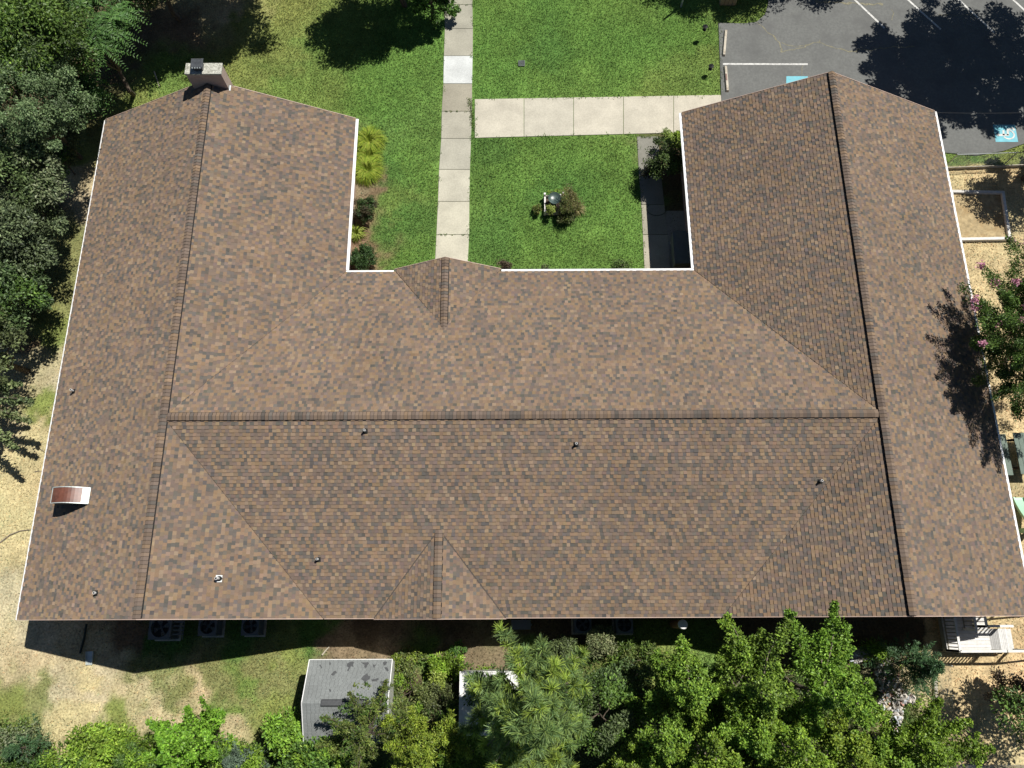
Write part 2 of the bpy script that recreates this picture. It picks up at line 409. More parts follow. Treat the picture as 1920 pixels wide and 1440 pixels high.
STEP = 0.15
gx = np.arange(-31.0, 33.01, STEP); gy = np.arange(-13.0, 39.01, STEP)
XX, YY = np.meshgrid(gx, gy, indexing='ij'); nx, ny = XX.shape
fx_, fy_ = XX.ravel(), YY.ravel()
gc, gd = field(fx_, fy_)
gz = 0.03 * (fbm(fx_, fy_, 4, 1.2, 3) - 0.5) - 0.015
idx = np.arange(nx * ny).reshape(nx, ny)
quads = np.stack([idx[:-1, :-1], idx[1:, :-1], idx[1:, 1:], idx[:-1, 1:]], -1).reshape(-1, 4)
cx_ = fx_[quads].mean(1); cy_ = fy_[quads].mean(1)
jx = cx_ + 0.5 * (fbm(cx_, cy_, 51, 0.6, 3) - .5); jy = cy_ + 0.5 * (fbm(cx_, cy_, 52, 0.6, 3) - .5)
cls = np.zeros(len(quads), int)
cls[inpoly(jx, jy, P_DRY)] = 1
cls[inpoly(cx_, cy_, P_MULCH)] = 2
edge_z = (fx_ <= gx[0] + 1e-6) | (fx_ >= gx[-1] - 1e-6) | (fy_ <= gy[0] + 1e-6) | (fy_ >= gy[-1] - 1e-6)
gz[edge_z] = 0
for k, nm in ((0, 'lawn'), (1, 'dry_ground'), (2, 'wood_chip_yard')):
    q = quads[cls == k]; used, inv = np.unique(q, return_inverse=True)
    V = np.stack([fx_[used], fy_[used], gz[used]], 1)
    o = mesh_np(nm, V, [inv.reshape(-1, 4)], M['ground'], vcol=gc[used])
    tag(o, kind='structure')
# the land beyond
x0, x1, y0, y1, B = gx[0], gx[-1], gy[0], gy[-1], 600.0
V = [(-B, -B, 0), (B, -B, 0), (B, B, 0), (-B, B, 0), (x0, y0, 0), (x1, y0, 0), (x1, y1, 0), (x0, y1, 0)]
o = mesh_np('ground', V, [np.array([(0, 1, 5, 4), (1, 2, 6, 5), (2, 3, 7, 6), (3, 0, 4, 7)])], M['ground'], vcol=np.tile(np.array(K['Gd']), (8, 1)))
tag(o, kind='structure')

# ------------------------------------------------------------------ paving
def slabs(name, quads_px, tones, z=0.02, gap=0.008):
    """quads_px: list of 4 photo points each; one bevelled slab each, in one mesh"""
    mb = MB()
    for (q, t) in zip(quads_px, tones):
        p = np.array([G(a, b) for a, b in q]); c = p.mean(0)
        p2 = [c + (v - c) * (1 - 2 * gap / max(np.linalg.norm(v - c), .2)) for v in p]
        low = [(v[0], v[1], -0.06) for v in p2]; hi = [(v[0], v[1], z) for v in p2]
        mb.hexa(low + hi, 0, t)
    o = mb.build(name, M['concrete'], color=True, bevel=0.006)
    return tag(o, kind='structure')


def lerp(a, b, t): return a + (b - a) * t
Lx = [(-40, 829), (0, 832), (50, 834), (105, 832), (157, 831), (209, 828), (260, 827), (318, 823), (378, 821), (440, 818), (500, 815)]
Rx = [(-40, 886), (0, 886), (50, 887), (105, 886.5), (157, 885.5), (209, 885.5), (260, 883.5), (318, 881.5), (378, 880.5), (440, 880), (500, 877)]
yj = [-40, 9, 54, 105, 157, 209, 260, 318, 378, 440, 502]
li = lambda T, y: float(np.interp(y, [a for a, b in T], [b for a, b in T]))
qs = []; ts = []
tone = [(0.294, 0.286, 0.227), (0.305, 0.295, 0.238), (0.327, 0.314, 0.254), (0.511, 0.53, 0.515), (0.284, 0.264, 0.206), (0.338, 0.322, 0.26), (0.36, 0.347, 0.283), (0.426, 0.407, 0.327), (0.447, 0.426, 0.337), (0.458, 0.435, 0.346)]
for i in range(len(yj) - 1):
    a, b = yj[i], yj[i + 1]
    qs.append([(li(Lx, b), b), (li(Rx, b), b), (li(Rx, a), a), (li(Lx, a), a)]); ts.append(tone[i])
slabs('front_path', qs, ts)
xj = [890, 982.5, 1075.5, 1169, 1263, 1356]
qs = []; ts = []
for i in range(5):
    a, b = xj[i], xj[i + 1]
    top = lambda x: lerp(186, 178, (x - 890) / 464); bot = lambda x: lerp(259, 249, (x - 890) / 390)
    qs.append([(a, bot(a)), (b, bot(b)), (b, top(b)), (a, top(a))]); ts.append((.455, .425, .345) if i != 1 else (.435, .41, .335))
slabs('entry_path', qs, ts)
yy = [256, 330, 384, 440, 506]
lft = [1194, 1198, 1202, 1205, 1208]; rgt = [1234, 1240, 1246, 1252, 1258]
qs = []; ts = []
for i in range(4):
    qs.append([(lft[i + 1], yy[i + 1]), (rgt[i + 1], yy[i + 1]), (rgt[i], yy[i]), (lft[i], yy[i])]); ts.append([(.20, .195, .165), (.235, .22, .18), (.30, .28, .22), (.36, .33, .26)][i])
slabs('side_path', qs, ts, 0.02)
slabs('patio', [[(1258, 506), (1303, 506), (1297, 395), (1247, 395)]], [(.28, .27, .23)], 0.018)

# ------------------------------------------------------------------ parking lot
mb = MB(); mb.face([(x, y, 0.045) for x, y in P_LOT]); o = mb.build('parking_lot', M['asphalt']); tag(o, kind='structure')
mbs = MB()
for i in range(len(P_LOT)):
    a, b = P_LOT[i], P_LOT[(i + 1) % len(P_LOT)]
    mbs.face([(a[0], a[1], -0.05), (b[0], b[1], -0.05), (b[0], b[1], 0.045), (a[0], a[1], 0.045)])
tag(mbs.build('parking_lot_edge', M['asphalt']), kind='structure')


def paint(a, b, wd=0.11, name='parking_line'):
    a = G(*a)[:2]; b = G(*b)[:2]; d = (b - a) / np.linalg.norm(b - a); n = np.array([-d[1], d[0]]) * wd / 2
    mb = MB(); mb.face([tuple(a - n) + (0.049,), tuple(b - n) + (0.049,), tuple(b + n) + (0.049,), tuple(a + n) + (0.049,)])
    tag(mb.build(name, M['line']), kind='structure')


paint((1575, -25), (1658, 54)); paint((1672, -26), (1763, 56)); paint((1768, -26), (1863, 62)); paint((1870, -26), (1965, 62))
paint((1355, 121), (1514, 121.5))


def access_mark(quad, name, figure):
    """blue painted square with the white wheelchair sign"""
    p = [G(*q) for q in quad]
    mb = MB(); mb.face([(v[0], v[1], 0.049) for v in p])
    tag(mb.build(name, M['blue']), kind='structure')
    if not figure: return
    o, ex, ey = p[0][:2], p[1][:2] - p[0][:2], p[3][:2] - p[0][:2]
    W = lambda u, v: tuple(o + ex * u + ey * v) + (0.053,)
    mb = MB()

    def stroke(pts, wd):
        for i in range(len(pts) - 1):
            a = np.array(pts[i], float); b = np.array(pts[i + 1], float); d = (b - a) / np.linalg.norm(b - a); n = np.array([-d[1], d[0]]) * wd / 2
            a2 = a - d * wd * .2; b2 = b + d * wd * .2
            z = 0.0004 * i
            mb.face([W(*(a2 - n))[:2] + (0.053 + z,), W(*(b2 - n))[:2] + (0.053 + z,), W(*(b2 + n))[:2] + (0.053 + z,), W(*(a2 + n))[:2] + (0.053 + z,)])
    # the figure lies on its back: head towards the left edge of the square, wheel to the right
    stroke([(.24, .40), (.60, .40)], .12)                                   # torso
    stroke([(.60, .40), (.62, .72), (.86, .80), (.90, .68)], .10)            # thigh, shin, foot
    stroke([(.40, .40), (.42, .66)], .09)                                     # arm
    arc = [(.62 + .25 * math.cos(t), .42 + .25 * math.sin(t)) for t in np.linspace(-2.6, 1.25, 16)]
    stroke(arc, .07)
    hd = [(.15 + .075 * math.cos(t), .40 + .085 * math.sin(t)) for t in np.linspace(0, 2 * math.pi, 15)[:-1]]
    mb.face([W(*h)[:2] + (0.062,) for h in hd])
    tag(mb.build('accessible_parking_sign', M['line']), kind='structure')


access_mark([(1866, 267), (1908, 267), (1902, 235), (1861, 235)], 'accessible_parking_square', True)
access_mark([(1473, 176), (1515, 176), (1514, 144), (1474, 144)], 'accessible_parking_square', False)
# weedy cracks in the asphalt
rr = random.Random(4)
mb = MB(); lv = []


def crack(pts, wd):
    P = [G(*p)[:2] for p in pts]; dense = []
    for a, b in zip(P[:-1], P[1:]):
        n = max(2, int(np.linalg.norm(b - a) / 0.18))
        for i in range(n):
            q = a + (b - a) * i / n; dense.append(q + np.array([rr.gauss(0, .05), rr.gauss(0, .05)]))
    for i in range(len(dense) - 1):
        a, b = dense[i], dense[i + 1]; d = b - a; L = np.linalg.norm(d) + 1e-6; n = np.array([-d[1], d[0]]) / L * wd * rr.uniform(.3, 1.1) / 2
        z = 0.0485 + 0.0002 * (i % 3)
        mb.face([tuple(a - n) + (z,), tuple(b - n) + (z,), tuple(b + n) + (z,), tuple(a + n) + (z,)])
        lv.append((a, wd))


crack([(1418, 43), (1440, 62), (1462, 82), (1466, 98), (1500, 90), (1530, 80), (1555, 88), (1590, 98), (1640, 92), (1720, 88)], .085)
crack([(1466, 84), (1490, 88), (1520, 84)], .05); crack([(1530, 80), (1545, 72)], .05)
crack([(1530, 5), (1560, 5), (1605, 8), (1660, 9)], .16); crack([(1672, 20), (1676, 45)], .045); crack([(1760, 28), (1800, 30), (1840, 32)], .04); crack([(1505, 122), (1500, 148)], .035)
tag(mb.build('asphalt_crack', M['crack']), kind='structure')


# ================================================================== plants: leaf meshes
def rand_unit(n, rng):
    v = rng.normal(size=(n, 3)); return v / np.linalg.norm(v, axis=1, keepdims=True)


def leaf_quads(P, size, rng, up=1.0, aspect=0.55, direction=None, fold=0.12, droop=0.15):
    """one folded leaf (4 points) per position. direction: preferred long axis"""
    n = len(P)
    nrm = rand_unit(n, rng) + np.array([0, 0, up]); nrm /= np.linalg.norm(nrm, axis=1, keepdims=True)
    t = rand_unit(n, rng)
    if direction is not None: t = direction + 0.45 * t
    t = t - nrm * (t * nrm).sum(1, keepdims=True); t /= (np.linalg.norm(t, axis=1, keepdims=True) + 1e-9)
    t[:, 2] -= droop; t /= np.linalg.norm(t, axis=1, keepdims=True)
    b = np.cross(nrm, t); b /= (np.linalg.norm(b, axis=1, keepdims=True) + 1e-9)
    s = np.broadcast_to(np.asarray(size), (n,))[:, None]
    v0 = P - t * s * .5; v2 = P + t * s * .5
    v1 = P + b * s * aspect * .5 - nrm * s * fold + t * s * .05; v3 = P - b * s * aspect * .5 - nrm * s * fold + t * s * .05
    V = np.stack([v0, v1, v2, v3], 1).reshape(-1, 3)
    return V, np.arange(4 * n).reshape(n, 4)


def leaf_cols(n, pal, rng, var=0.3):
    pal = np.array(pal); k = rng.integers(0, len(pal), n)
    c = pal[k] * (1 + var * rng.normal(size=(n, 1)) * .7)
    return np.clip(c, .004, .9)


def tube_into(mb, a, b, r0, r1, rng, n=5, wob=.06, seg=4, z=0):
    a = np.array(a, float); b = np.array(b, float); L = np.linalg.norm(b - a)
    pts = []
    for i in range(seg + 1):
        t = i / seg; p = a + (b - a) * t
        if 0 < i < seg: p = p + rng.normal(size=3) * wob * L
        p[2] += math.sin(t * math.pi) * z * L
        pts.append(p)
    mb.tube(pts, [r0 + (r1 - r0) * i / seg for i in range(seg + 1)], n)
    return pts


PAL = dict(
    gum=[(.145, .24, .028), (.19, .30, .035), (.245, .36, .046), (.105, .185, .026)],
    bright=[(.17, .29, .03), (.21, .34, .036), (.26, .38, .05), (.12, .22, .024)],
    dark=[(.085, .118, .046), (.105, .148, .056), (.145, .195, .078), (.058, .087, .036)],
    grey=[(.155, .195, .095), (.20, .24, .12), (.12, .165, .08), (.235, .265, .15)],
    mid=[(.075, .145, .03), (.10, .185, .036), (.135, .225, .044), (.06, .115, .026)],
    frond=[(.052, .115, .03), (.07, .15, .036), (.09, .175, .042)],
    olive=[(.11, .15, .036), (.145, .185, .042), (.085, .125, .034), (.18, .20, .06)],
    pine=[(.16, .25, .085), (.20, .29, .09), (.23, .32, .085), (.12, .20, .075)],
    pine_y=[(.27, .37, .06), (.32, .41, .07), (.21, .31, .055)],
    cedar=[(.06, .125, .05), (.08, .15, .055), (.065, .135, .06)],
    bluecedar=[(.12, .175, .12), (.145, .20, .135), (.10, .15, .10)],
    myrtle=[(.045, .09, .018), (.065, .125, .024), (.09, .165, .03), (.11, .18, .036)],
    shrub=[(.028, .055, .014), (.04, .08, .02), (.06, .11, .028), (.09, .145, .042)],
    yellow=[(.29, .36, .04), (.23, .32, .035), (.35, .40, .07), (.17, .27, .03)],
    rust=[(.17, .125, .04), (.22, .15, .045), (.12, .12, .03), (.25, .19, .07)],
    lime=[(.27, .33, .06), (.33, .38, .09), (.20, .27, .04)],
    tan=[(.34, .29, .15), (.28, .24, .11), (.20, .2, .07)],
    bronze=[(.075, .06, .035), (.10, .08, .045), (.06, .06, .03)],
)
TREES = []


def finish(name, base, V, Fq, C, trunk_mb, label, cat, group, bark='bark', lm='leaf', extra=None):
    base = np.array([base[0], base[1], 0.0])
    root = empty(name, tuple(base), label, cat, group)
    if trunk_mb is not None and trunk_mb.v:
        trunk_mb.v = [tuple(np.array(v) - base) for v in trunk_mb.v]
        trunk_mb.build('trunk' if cat == 'tree' else 'stems', M[bark], root, smooth=True)
    mesh_np('crown' if cat == 'tree' else 'foliage', V - base, [Fq], M[lm], root, fcol=C)
    return root


def clump_tree(name, center, rad, nclump, nleaf, pal, label, cat='tree', group=None, seed=1, leaf=.15, clump=.62, base=None, up=.8, aspect=.55, bark='bark', flat=.75, limbs=14, trunk_r=.16, pal2=None, shell=.55, spike=0.0, flowers=None):
    """round crown built of leafy clumps with gaps"""
    rng = np.random.default_rng(seed); c = np.array(center, float); rad = np.array(rad, float)
    base = c[:2] if base is None else np.array(base[:2], float)
    d = rand_unit(nclump, rng); d[:, 2] = d[:, 2] * .75 + .25
    d /= np.linalg.norm(d, axis=1, keepdims=True)
    rr_ = (shell + (1 - shell) * rng.random(nclump) ** .6)[:, None] * (1 + np.clip(.17 * rng.normal(size=(nclump, 1)), -.4, .16))
    cc = c + d * rr_ * rad
    cc[:, 2] = np.maximum(cc[:, 2], .25)
    cr = clump * rng.uniform(.6, 1.3, nclump)
    k = rng.integers(0, nclump, nleaf)
    o = rand_unit(nleaf, rng) * (rng.random((nleaf, 1)) ** .45)
    o[:, 2] *= flat
    dd = d * np.array([1, 1, .6]) + np.array([0, 0, .35])
    tt = rng.random((nleaf, 1)) * 2 - .6
    P = cc[k] + o * cr[k][:, None] * (1 - (spike > 0) * .55 * np.clip(tt, 0, 1.4) / 1.4) + dd[k] * tt * spike * cr[k][:, None]
    P[:, 2] = np.maximum(P[:, 2], .06)
    out = (P - cc[k]); out[:, 2] *= .3
    V, Fq = leaf_quads(P, leaf * rng.uniform(.65, 1.3, nleaf), rng, up, aspect, direction=out / (np.linalg.norm(out, axis=1, keepdims=True) + 1e-6))
    C = leaf_cols(nleaf, PAL[pal], rng) * (1 + np.clip(rng.normal(size=3), -1.6, 1.6) * np.array([.10, .05, .10]))
    tint = (1 + .22 * rng.normal(size=nclump))[k][:, None]; C = np.clip(C * np.clip(tint, .5, 1.6), .004, .8)
    if pal2 is not None:
        sel = (rng.random(nclump) < .3)[k]; C[sel] = leaf_cols(sel.sum(), PAL[pal2], rng)
    mb = MB(); top = np.array([c[0], c[1], c[2] + rad[2] * .35])
    tp = tube_into(mb, (base[0], base[1], -.1), top, trunk_r, trunk_r * .35, rng, 8, .03, 6)
    for i in range(min(limbs, nclump)):
        s = tp[rng.integers(2, 6)]
        tube_into(mb, s, cc[i], trunk_r * .35, .012, rng, 5, .05, 4, .06)
    root = finish(name, base, V, Fq, C, mb, label, cat, group, bark)
    if flowers:
        nfl, fpal = flowers; b3 = np.array([base[0], base[1], 0.0])
        for i in np.argsort(-(cc[:, 2] * .6 - cc[:, 0] * .25 + cc[:, 1] * .3 + rng.normal(size=nclump) * .9))[:nfl]:
            p = cc[i] + d[i] * (cr[i] * .8 + spike * cr[i]) + np.array([0, 0, .1]); m = 70
            q = p + rng.normal(size=(m, 3)) * np.array([.075, .075, .09])
            V2, F2 = leaf_quads(q, .08 * rng.uniform(.7, 1.3, m), rng, .6, .9)
            mesh_np('flower_cluster', V2 - b3, [F2], M['petal'], root, fcol=leaf_cols(m, fpal, rng, .2))
    return root


def limb_tree(name, base, height, reach, nlimb, nleaf, pal, label, cat='tree', group=None, seed=1, leaf=.13, elev=(15, 60), z0=.35, taper=.42, bark='bark', lean=(0, 0), nsub=6, trunk_r=.13, aspect=.6, up=.45, flowers=None, tips=None, pal2=None, power=.8):
    """crown of tapering leafy limbs, spiky outline seen from above"""
    rng = np.random.default_rng(seed); base = np.array([base[0], base[1], 0.0])
    mb = MB(); top = base + np.array([lean[0], lean[1], height])
    tp = tube_into(mb, base - np.array([0, 0, .1]), top - np.array([0, 0, height * .12]), trunk_r, trunk_r * .25, rng, 7, .015, 8)
    segs = []          # (a, b, r0, r1)
    tipsl = []
    for i in range(nlimb):
        f = z0 + (1 - z0) * (i + rng.random()) / nlimb
        st = base + (top - base) * f * .92
        az = i * 2.399 + rng.normal() * .35
        el = R_(lerp(elev[0], elev[1], f) + rng.normal() * 7)
        L = reach * (1 - .62 * ((f - z0) / (1 - z0)) ** 1.3) * rng.uniform(.72, 1.15)
        dr = np.array([math.cos(az) * math.cos(el), math.sin(az) * math.cos(el), math.sin(el)])
        en = st + dr * L; en[2] = max(en[2], .3)
        segs.append((st + dr * L * .22, en, taper, .10)); tipsl.append(en)
        tube_into(mb, st, en, trunk_r * .3, .010, rng, 5, .02, 4, .03)
        for j in range(nsub):
            t = rng.uniform(.3, .9); s = st + (en - st) * t
            a2 = az + rng.choice([-1, 1]) * rng.uniform(.4, 1.1); e2 = el + rng.normal() * .35
            d2 = np.array([math.cos(a2) * math.cos(e2), math.sin(a2) * math.cos(e2), math.sin(e2)])
            L2 = L * rng.uniform(.22, .45) * (1.1 - t * .5)
            e = s + d2 * L2; segs.append((s + d2 * L2 * .15, e, taper * .62, .07)); tipsl.append(e)
    if tips is not None:
        for tp_ in tips:
            tp_ = np.array(tp_, float); f = min(.8, max(.3, tp_[2] / height - .15)); st = base + (top - base) * f
            segs.append((st + (tp_ - st) * .3, tp_, taper * 1.1, .09)); segs.append((st + (tp_ - st) * .55, tp_, taper * .8, .09)); tipsl.append(tp_)
            tube_into(mb, st, tp_, trunk_r * .3, .012, rng, 5, .02, 4, .02)
            for j in range(4):
                t = rng.uniform(.45, .9); s = st + (tp_ - st) * t
                e = s + rng.normal(size=3) * .32; segs.append((s, e, taper * .55, .07))
    A = np.array([s[0] for s in segs]); Bm = np.array([s[1] for s in segs]); r0 = np.array([s[2] for s in segs]); r1 = np.array([s[3] for s in segs])
    Ls = np.linalg.norm(Bm - A, axis=1); wgt = Ls * (r0 + r1); wgt /= wgt.sum()
    k = rng.choice(len(segs), nleaf, p=wgt)
    t = rng.random(nleaf) ** power
    axis = (Bm - A) / Ls[:, None]
    off = rand_unit(nleaf, rng); off -= axis[k] * (off * axis[k]).sum(1, keepdims=True)
    off /= np.linalg.norm(off, axis=1, keepdims=True) + 1e-9
    rad = (r0[k] * (1 - t) + r1[k] * t) * np.clip(np.abs(rng.normal(0, .62, nleaf)), 0, 1.7)
    P = A[k] + (Bm - A)[k] * t[:, None] + off * rad[:, None]
    P[:, 2] = np.maximum(P[:, 2], .08)
    dirn = axis[k] * .6 + off
    V, Fq = leaf_quads(P, leaf * rng.uniform(.6, 1.35, nleaf), rng, up, aspect, direction=dirn)
    C = leaf_cols(nleaf, PAL[pal], rng) * (1 + np.clip(rng.normal(size=3), -1.6, 1.6) * np.array([.10, .05, .10]))
    tint = np.clip(1 + .2 * rng.normal(size=len(segs)), .55, 1.5)[k][:, None]; C = np.clip(C * tint, .004, .8)
    if pal2 is not None:
        sel = (rng.random(len(segs)) < .25)[k]; C[sel] = leaf_cols(sel.sum(), PAL[pal2], rng)
    root = finish(name, base, V, Fq, C, mb, label, cat, group, bark)
    if flowers:
        nfl, fpal = flowers
        tl = sorted(tipsl, key=lambda p: -(p[2] + rng.normal() * .7))[:nfl * 2]
        pick = rng.permutation(len(tl))[:nfl]
        for i in pick:
            p = tl[i] + np.array([0, 0, .08]); m = 46
            q = p + rng.normal(size=(m, 3)) * np.array([.07, .07, .10])
            V2, F2 = leaf_quads(q, .075 * rng.uniform(.7, 1.3, m), rng, .6, .9)
            mesh_np('flower_cluster', V2 - base, [F2], M['petal'], root, fcol=leaf_cols(m, fpal, rng, .2))
    return root


def frond_tree(name, center, rad, ntip, label, seed=1, base=None, group=None, pal='frond', flen=.85):
    """compound leaves: long drooping fronds of paired leaflets"""
    rng = np.random.default_rng(seed); c = np.array(center, float); rad = np.array(rad, float)
    base = c[:2] if base is None else np.array(base[:2], float)
    mb = MB(); tp = tube_into(mb, (base[0], base[1], -.1), (c[0], c[1], c[2] + rad[2] * .2), .13, .05, rng, 7, .03, 6)
    Ps = []; Ds = []; Ss = []; Cs = []
    for i in range(ntip):
        d = rand_unit(1, rng)[0]; d[2] = abs(d[2]) * .8 + .1
        tip = c + d * rad * rng.uniform(.5, 1.05)
        if i < 26: tube_into(mb, tp[rng.integers(2, 6)], tip, .04, .012, rng, 5, .05, 4, .05)
        nf = rng.integers(6, 9); a0 = rng.random() * 6.28; tone = rng.uniform(.75, 1.3)
        for f in range(nf):
            az = a0 + f * 6.283 / nf + rng.normal() * .2; L = flen * rng.uniform(.7, 1.15); el = rng.uniform(.05, .7)
            h = np.array([math.cos(az), math.sin(az), 0]); sd = np.array([-h[1], h[0], 0]); m = 13
            ft = tone * rng.uniform(.8, 1.2)
            for j in range(1, m + 1):
                t = j / m
                p = tip + h * L * t * math.cos(el) + np.array([0, 0, L * (math.sin(el) * t - .75 * t * t)])
                wl = .24 * (1 - .6 * abs(t - .4) * 1.3)
                for s_ in (-1, 1):
                    Ps.append(p + sd * s_ * wl * .5); Ds.append(sd * s_ + h * .55 + np.array([0, 0, -.25])); Ss.append(wl * 1.15); Cs.append(ft)
    Ps = np.array(Ps); Ds = np.array(Ds); n = len(Ps)
    Ds /= np.linalg.norm(Ds, axis=1, keepdims=True)
    nrm = rng.normal(size=(n, 3)) * .25 + np.array([0, 0, 1.0]); nrm /= np.linalg.norm(nrm, axis=1, keepdims=True)
    t = Ds - nrm * (Ds * nrm).sum(1, keepdims=True); t /= np.linalg.norm(t, axis=1, keepdims=True); b = np.cross(nrm, t); s = np.array(Ss)[:, None]
    V = np.stack([Ps - t * s * .5, Ps + b * s * .17 - nrm * s * .05, Ps + t * s * .5, Ps - b * s * .17 - nrm * s * .05], 1).reshape(-1, 3)
    C = np.clip(leaf_cols(n, PAL[pal], rng, .15) * np.array(Cs)[:, None], .004, .8)
    return finish(name, base, V, np.arange(4 * n).reshape(n, 4), C, mb, label, 'tree', group)


def pine_tree(name, base, height, reach, nlimb, label, seed=1, lean=(0, 0), group=None, needles=60, nl=.34, tips=None, z0=.35, tuft_per=12):
    rng = np.random.default_rng(seed); base = np.array([base[0], base[1], 0.0]); top = base + np.array([lean[0], lean[1], height])
    mb = MB(); tube_into(mb, base - np.array([0, 0, .1]), top, .16, .03, rng, 8, .012, 8)
    tufts = []
    ends = []
    for i in range(nlimb):
        f = z0 + (1 - z0) * (i + rng.random()) / nlimb; st = base + (top - base) * f
        az = i * 2.399 + rng.normal() * .3; el = R_(lerp(5, 60, (f - z0) / (1 - z0)))
        L = reach * (1 - .65 * ((f - z0) / (1 - z0))) * rng.uniform(.75, 1.15)
        ends.append((st, st + L * np.array([math.cos(az) * math.cos(el), math.sin(az) * math.cos(el), math.sin(el)])))
    for t_ in (tips or []):
        t_ = np.array(t_, float); ends.append((base + (top - base) * min(.8, t_[2] / height * .8), t_))
    for st, en in ends:
        tube_into(mb, st, en, .045, .015, rng, 5, .02, 4, .05)
        ax = (en - st); L = np.linalg.norm(ax); ax = ax / L
        for j in range(tuft_per):
            t = 1 - .72 * (j / tuft_per) ** 1.1; p = st + (en - st) * t
            if j == 0: d = ax + np.array([0, 0, .35])
            else:
                o = rand_unit(1, rng)[0]; o -= ax * o.dot(ax); d = ax * .55 + o * .8 + np.array([0, 0, .4])
            d = d / np.linalg.norm(d); e = p + d * rng.uniform(.15, .42)
            if j: tube_into(mb, p, e, .012, .007, rng, 4, .02, 2)
            tufts.append((e, d))
    P = np.array([t[0] for t in tufts]); D = np.array([t[1] for t in tufts]); T = len(P)
    k = np.repeat(np.arange(T), needles); n = len(k)
    back = rng.random(n) * .16
    start = P[k] - D[k] * back[:, None]
    o = rand_unit(n, rng); dirn = D[k] * .75 + o * .85; dirn /= np.linalg.norm(dirn, axis=1, keepdims=True)
    L = nl * rng.uniform(.7, 1.15, n)[:, None]
    sd = np.cross(dirn, rand_unit(n, rng)); sd /= np.linalg.norm(sd, axis=1, keepdims=True) + 1e-9
    wd = .014
    tip = start + dirn * L; tip[:, 2] -= .03
    V = np.stack([start - sd * wd, start + sd * wd, tip + sd * wd * .35, tip - sd * wd * .35], 1).reshape(-1, 3)
    C = leaf_cols(n, PAL['pine'], rng); ty = rng.random(T) < .33; C[ty[k]] = leaf_cols(ty[k].sum(), PAL['pine_y'], rng)
    C = np.clip(C * np.clip(1 + .2 * rng.normal(size=T), .6, 1.5)[k][:, None], .004, .8)
    return finish(name, base, V, np.arange(4 * n).reshape(n, 4), C, mb, label, 'tree', group, 'bark_pale', 'needle')


def cedar(name, base, height, reach, nspray, pal, label, seed=1, cat='tree', group=None, lean=(0, 0)):
    rng = np.random.default_rng(seed); base = np.array([base[0], base[1], 0.0]); top = base + np.array([lean[0], lean[1], height])
    mb = MB(); tube_into(mb, base - np.array([0, 0, .1]), top, .09, .015, rng, 6, .012, 6)
    Ps, Ds, Sz, Tn = [], [], [], []
    for i in range(nspray):
        f = rng.random() ** .8; az = rng.random() * 6.283; L = reach * (1 - f * .85) * rng.uniform(.6, 1.12) + .1
        el = lerp(.15, 1.1, f); dr = np.array([math.cos(az) * math.cos(el), math.sin(az) * math.cos(el), math.sin(el)])
        st = base + (top - base) * (.12 + .86 * f)
        if i % 4 == 0: tube_into(mb, st, st + dr * L * .8, .015, .006, rng, 4, .02, 3)
        m = int(18 + 34 * L); t = rng.random(m) ** .7
        tn = rng.uniform(.75, 1.3)
        sd = np.cross(dr, [0, 0, 1.0]); sd /= np.linalg.norm(sd) + 1e-6
        side = rng.choice([-1, 1], m)[:, None]
        Ps.append(st + dr * (L * (.25 + .75 * t))[:, None] + sd * side * (.16 * (1.1 - t) * rng.random(m))[:, None] * 1.3 + rng.normal(size=(m, 3)) * .035)
        Ds.append(dr + sd * side * .8 + rng.normal(size=(m, 3)) * .25); Sz.append(np.full(m, .13)); Tn.append(np.full(m, tn))
    P = np.concatenate(Ps); D = np.concatenate(Ds); D /= np.linalg.norm(D, axis=1, keepdims=True); n = len(P); P[:, 2] = np.maximum(P[:, 2], .05)
    V, Fq = leaf_quads(P, np.concatenate(Sz) * rng.uniform(.7, 1.3, n), rng, .8, .24, direction=D * 2)
    C = np.clip(leaf_cols(n, PAL[pal], rng, .2) * np.concatenate(Tn)[:, None], .004, .8)
    return finish(name, base, V, Fq, C, mb, label, cat, group)


def grass_clump(name, base, rad, nblade, L, pal, label, cat='plant', group=None, seed=1, wd=.022, h=.35, kind=None):
    """fountain of arching strap leaves"""
    rng = np.random.default_rng(seed); base = np.array([base[0], base[1], 0.0])
    az = rng.random(nblade) * 6.283; r0 = rad * .35 * np.sqrt(rng.random(nblade)); st = np.stack([np.cos(az) * r0, np.sin(az) * r0, np.zeros(nblade)], 1)
    a2 = az + rng.normal(size=nblade) * .5; hd = np.stack([np.cos(a2), np.sin(a2), np.zeros(nblade)], 1); sd = np.stack([-np.sin(a2), np.cos(a2), np.zeros(nblade)], 1)
    Lb = L * rng.uniform(.55, 1.15, nblade); H = h * rng.uniform(.6, 1.2, nblade)
    V = []; ts = [0, .35, .7, 1.0]; ws = [.8, 1, .7, .12]
    for t, w_ in zip(ts, ws):
        p = st + hd * (Lb * t)[:, None]; p[:, 2] = H * (4 * t * (1 - t) * .8 + t * .25 + .05)
        V += [p - sd * wd * w_ / 2, p + sd * wd * w_ / 2]
    V = np.stack(V, 1).reshape(-1, 3); F = []
    b = np.arange(nblade) * 8
    for i in range(3): F.append(np.stack([b + 2 * i, b + 2 * i + 1, b + 2 * i + 3, b + 2 * i + 2], 1))
    Fq = np.stack(F, 1).reshape(-1, 4); C = np.repeat(leaf_cols(nblade, PAL[pal], rng, .22), 3, 0)
    root = empty(name, tuple(base), label, cat, group)
    mesh_np('foliage', V, [Fq], M['blade'], root, fcol=C)
    return root


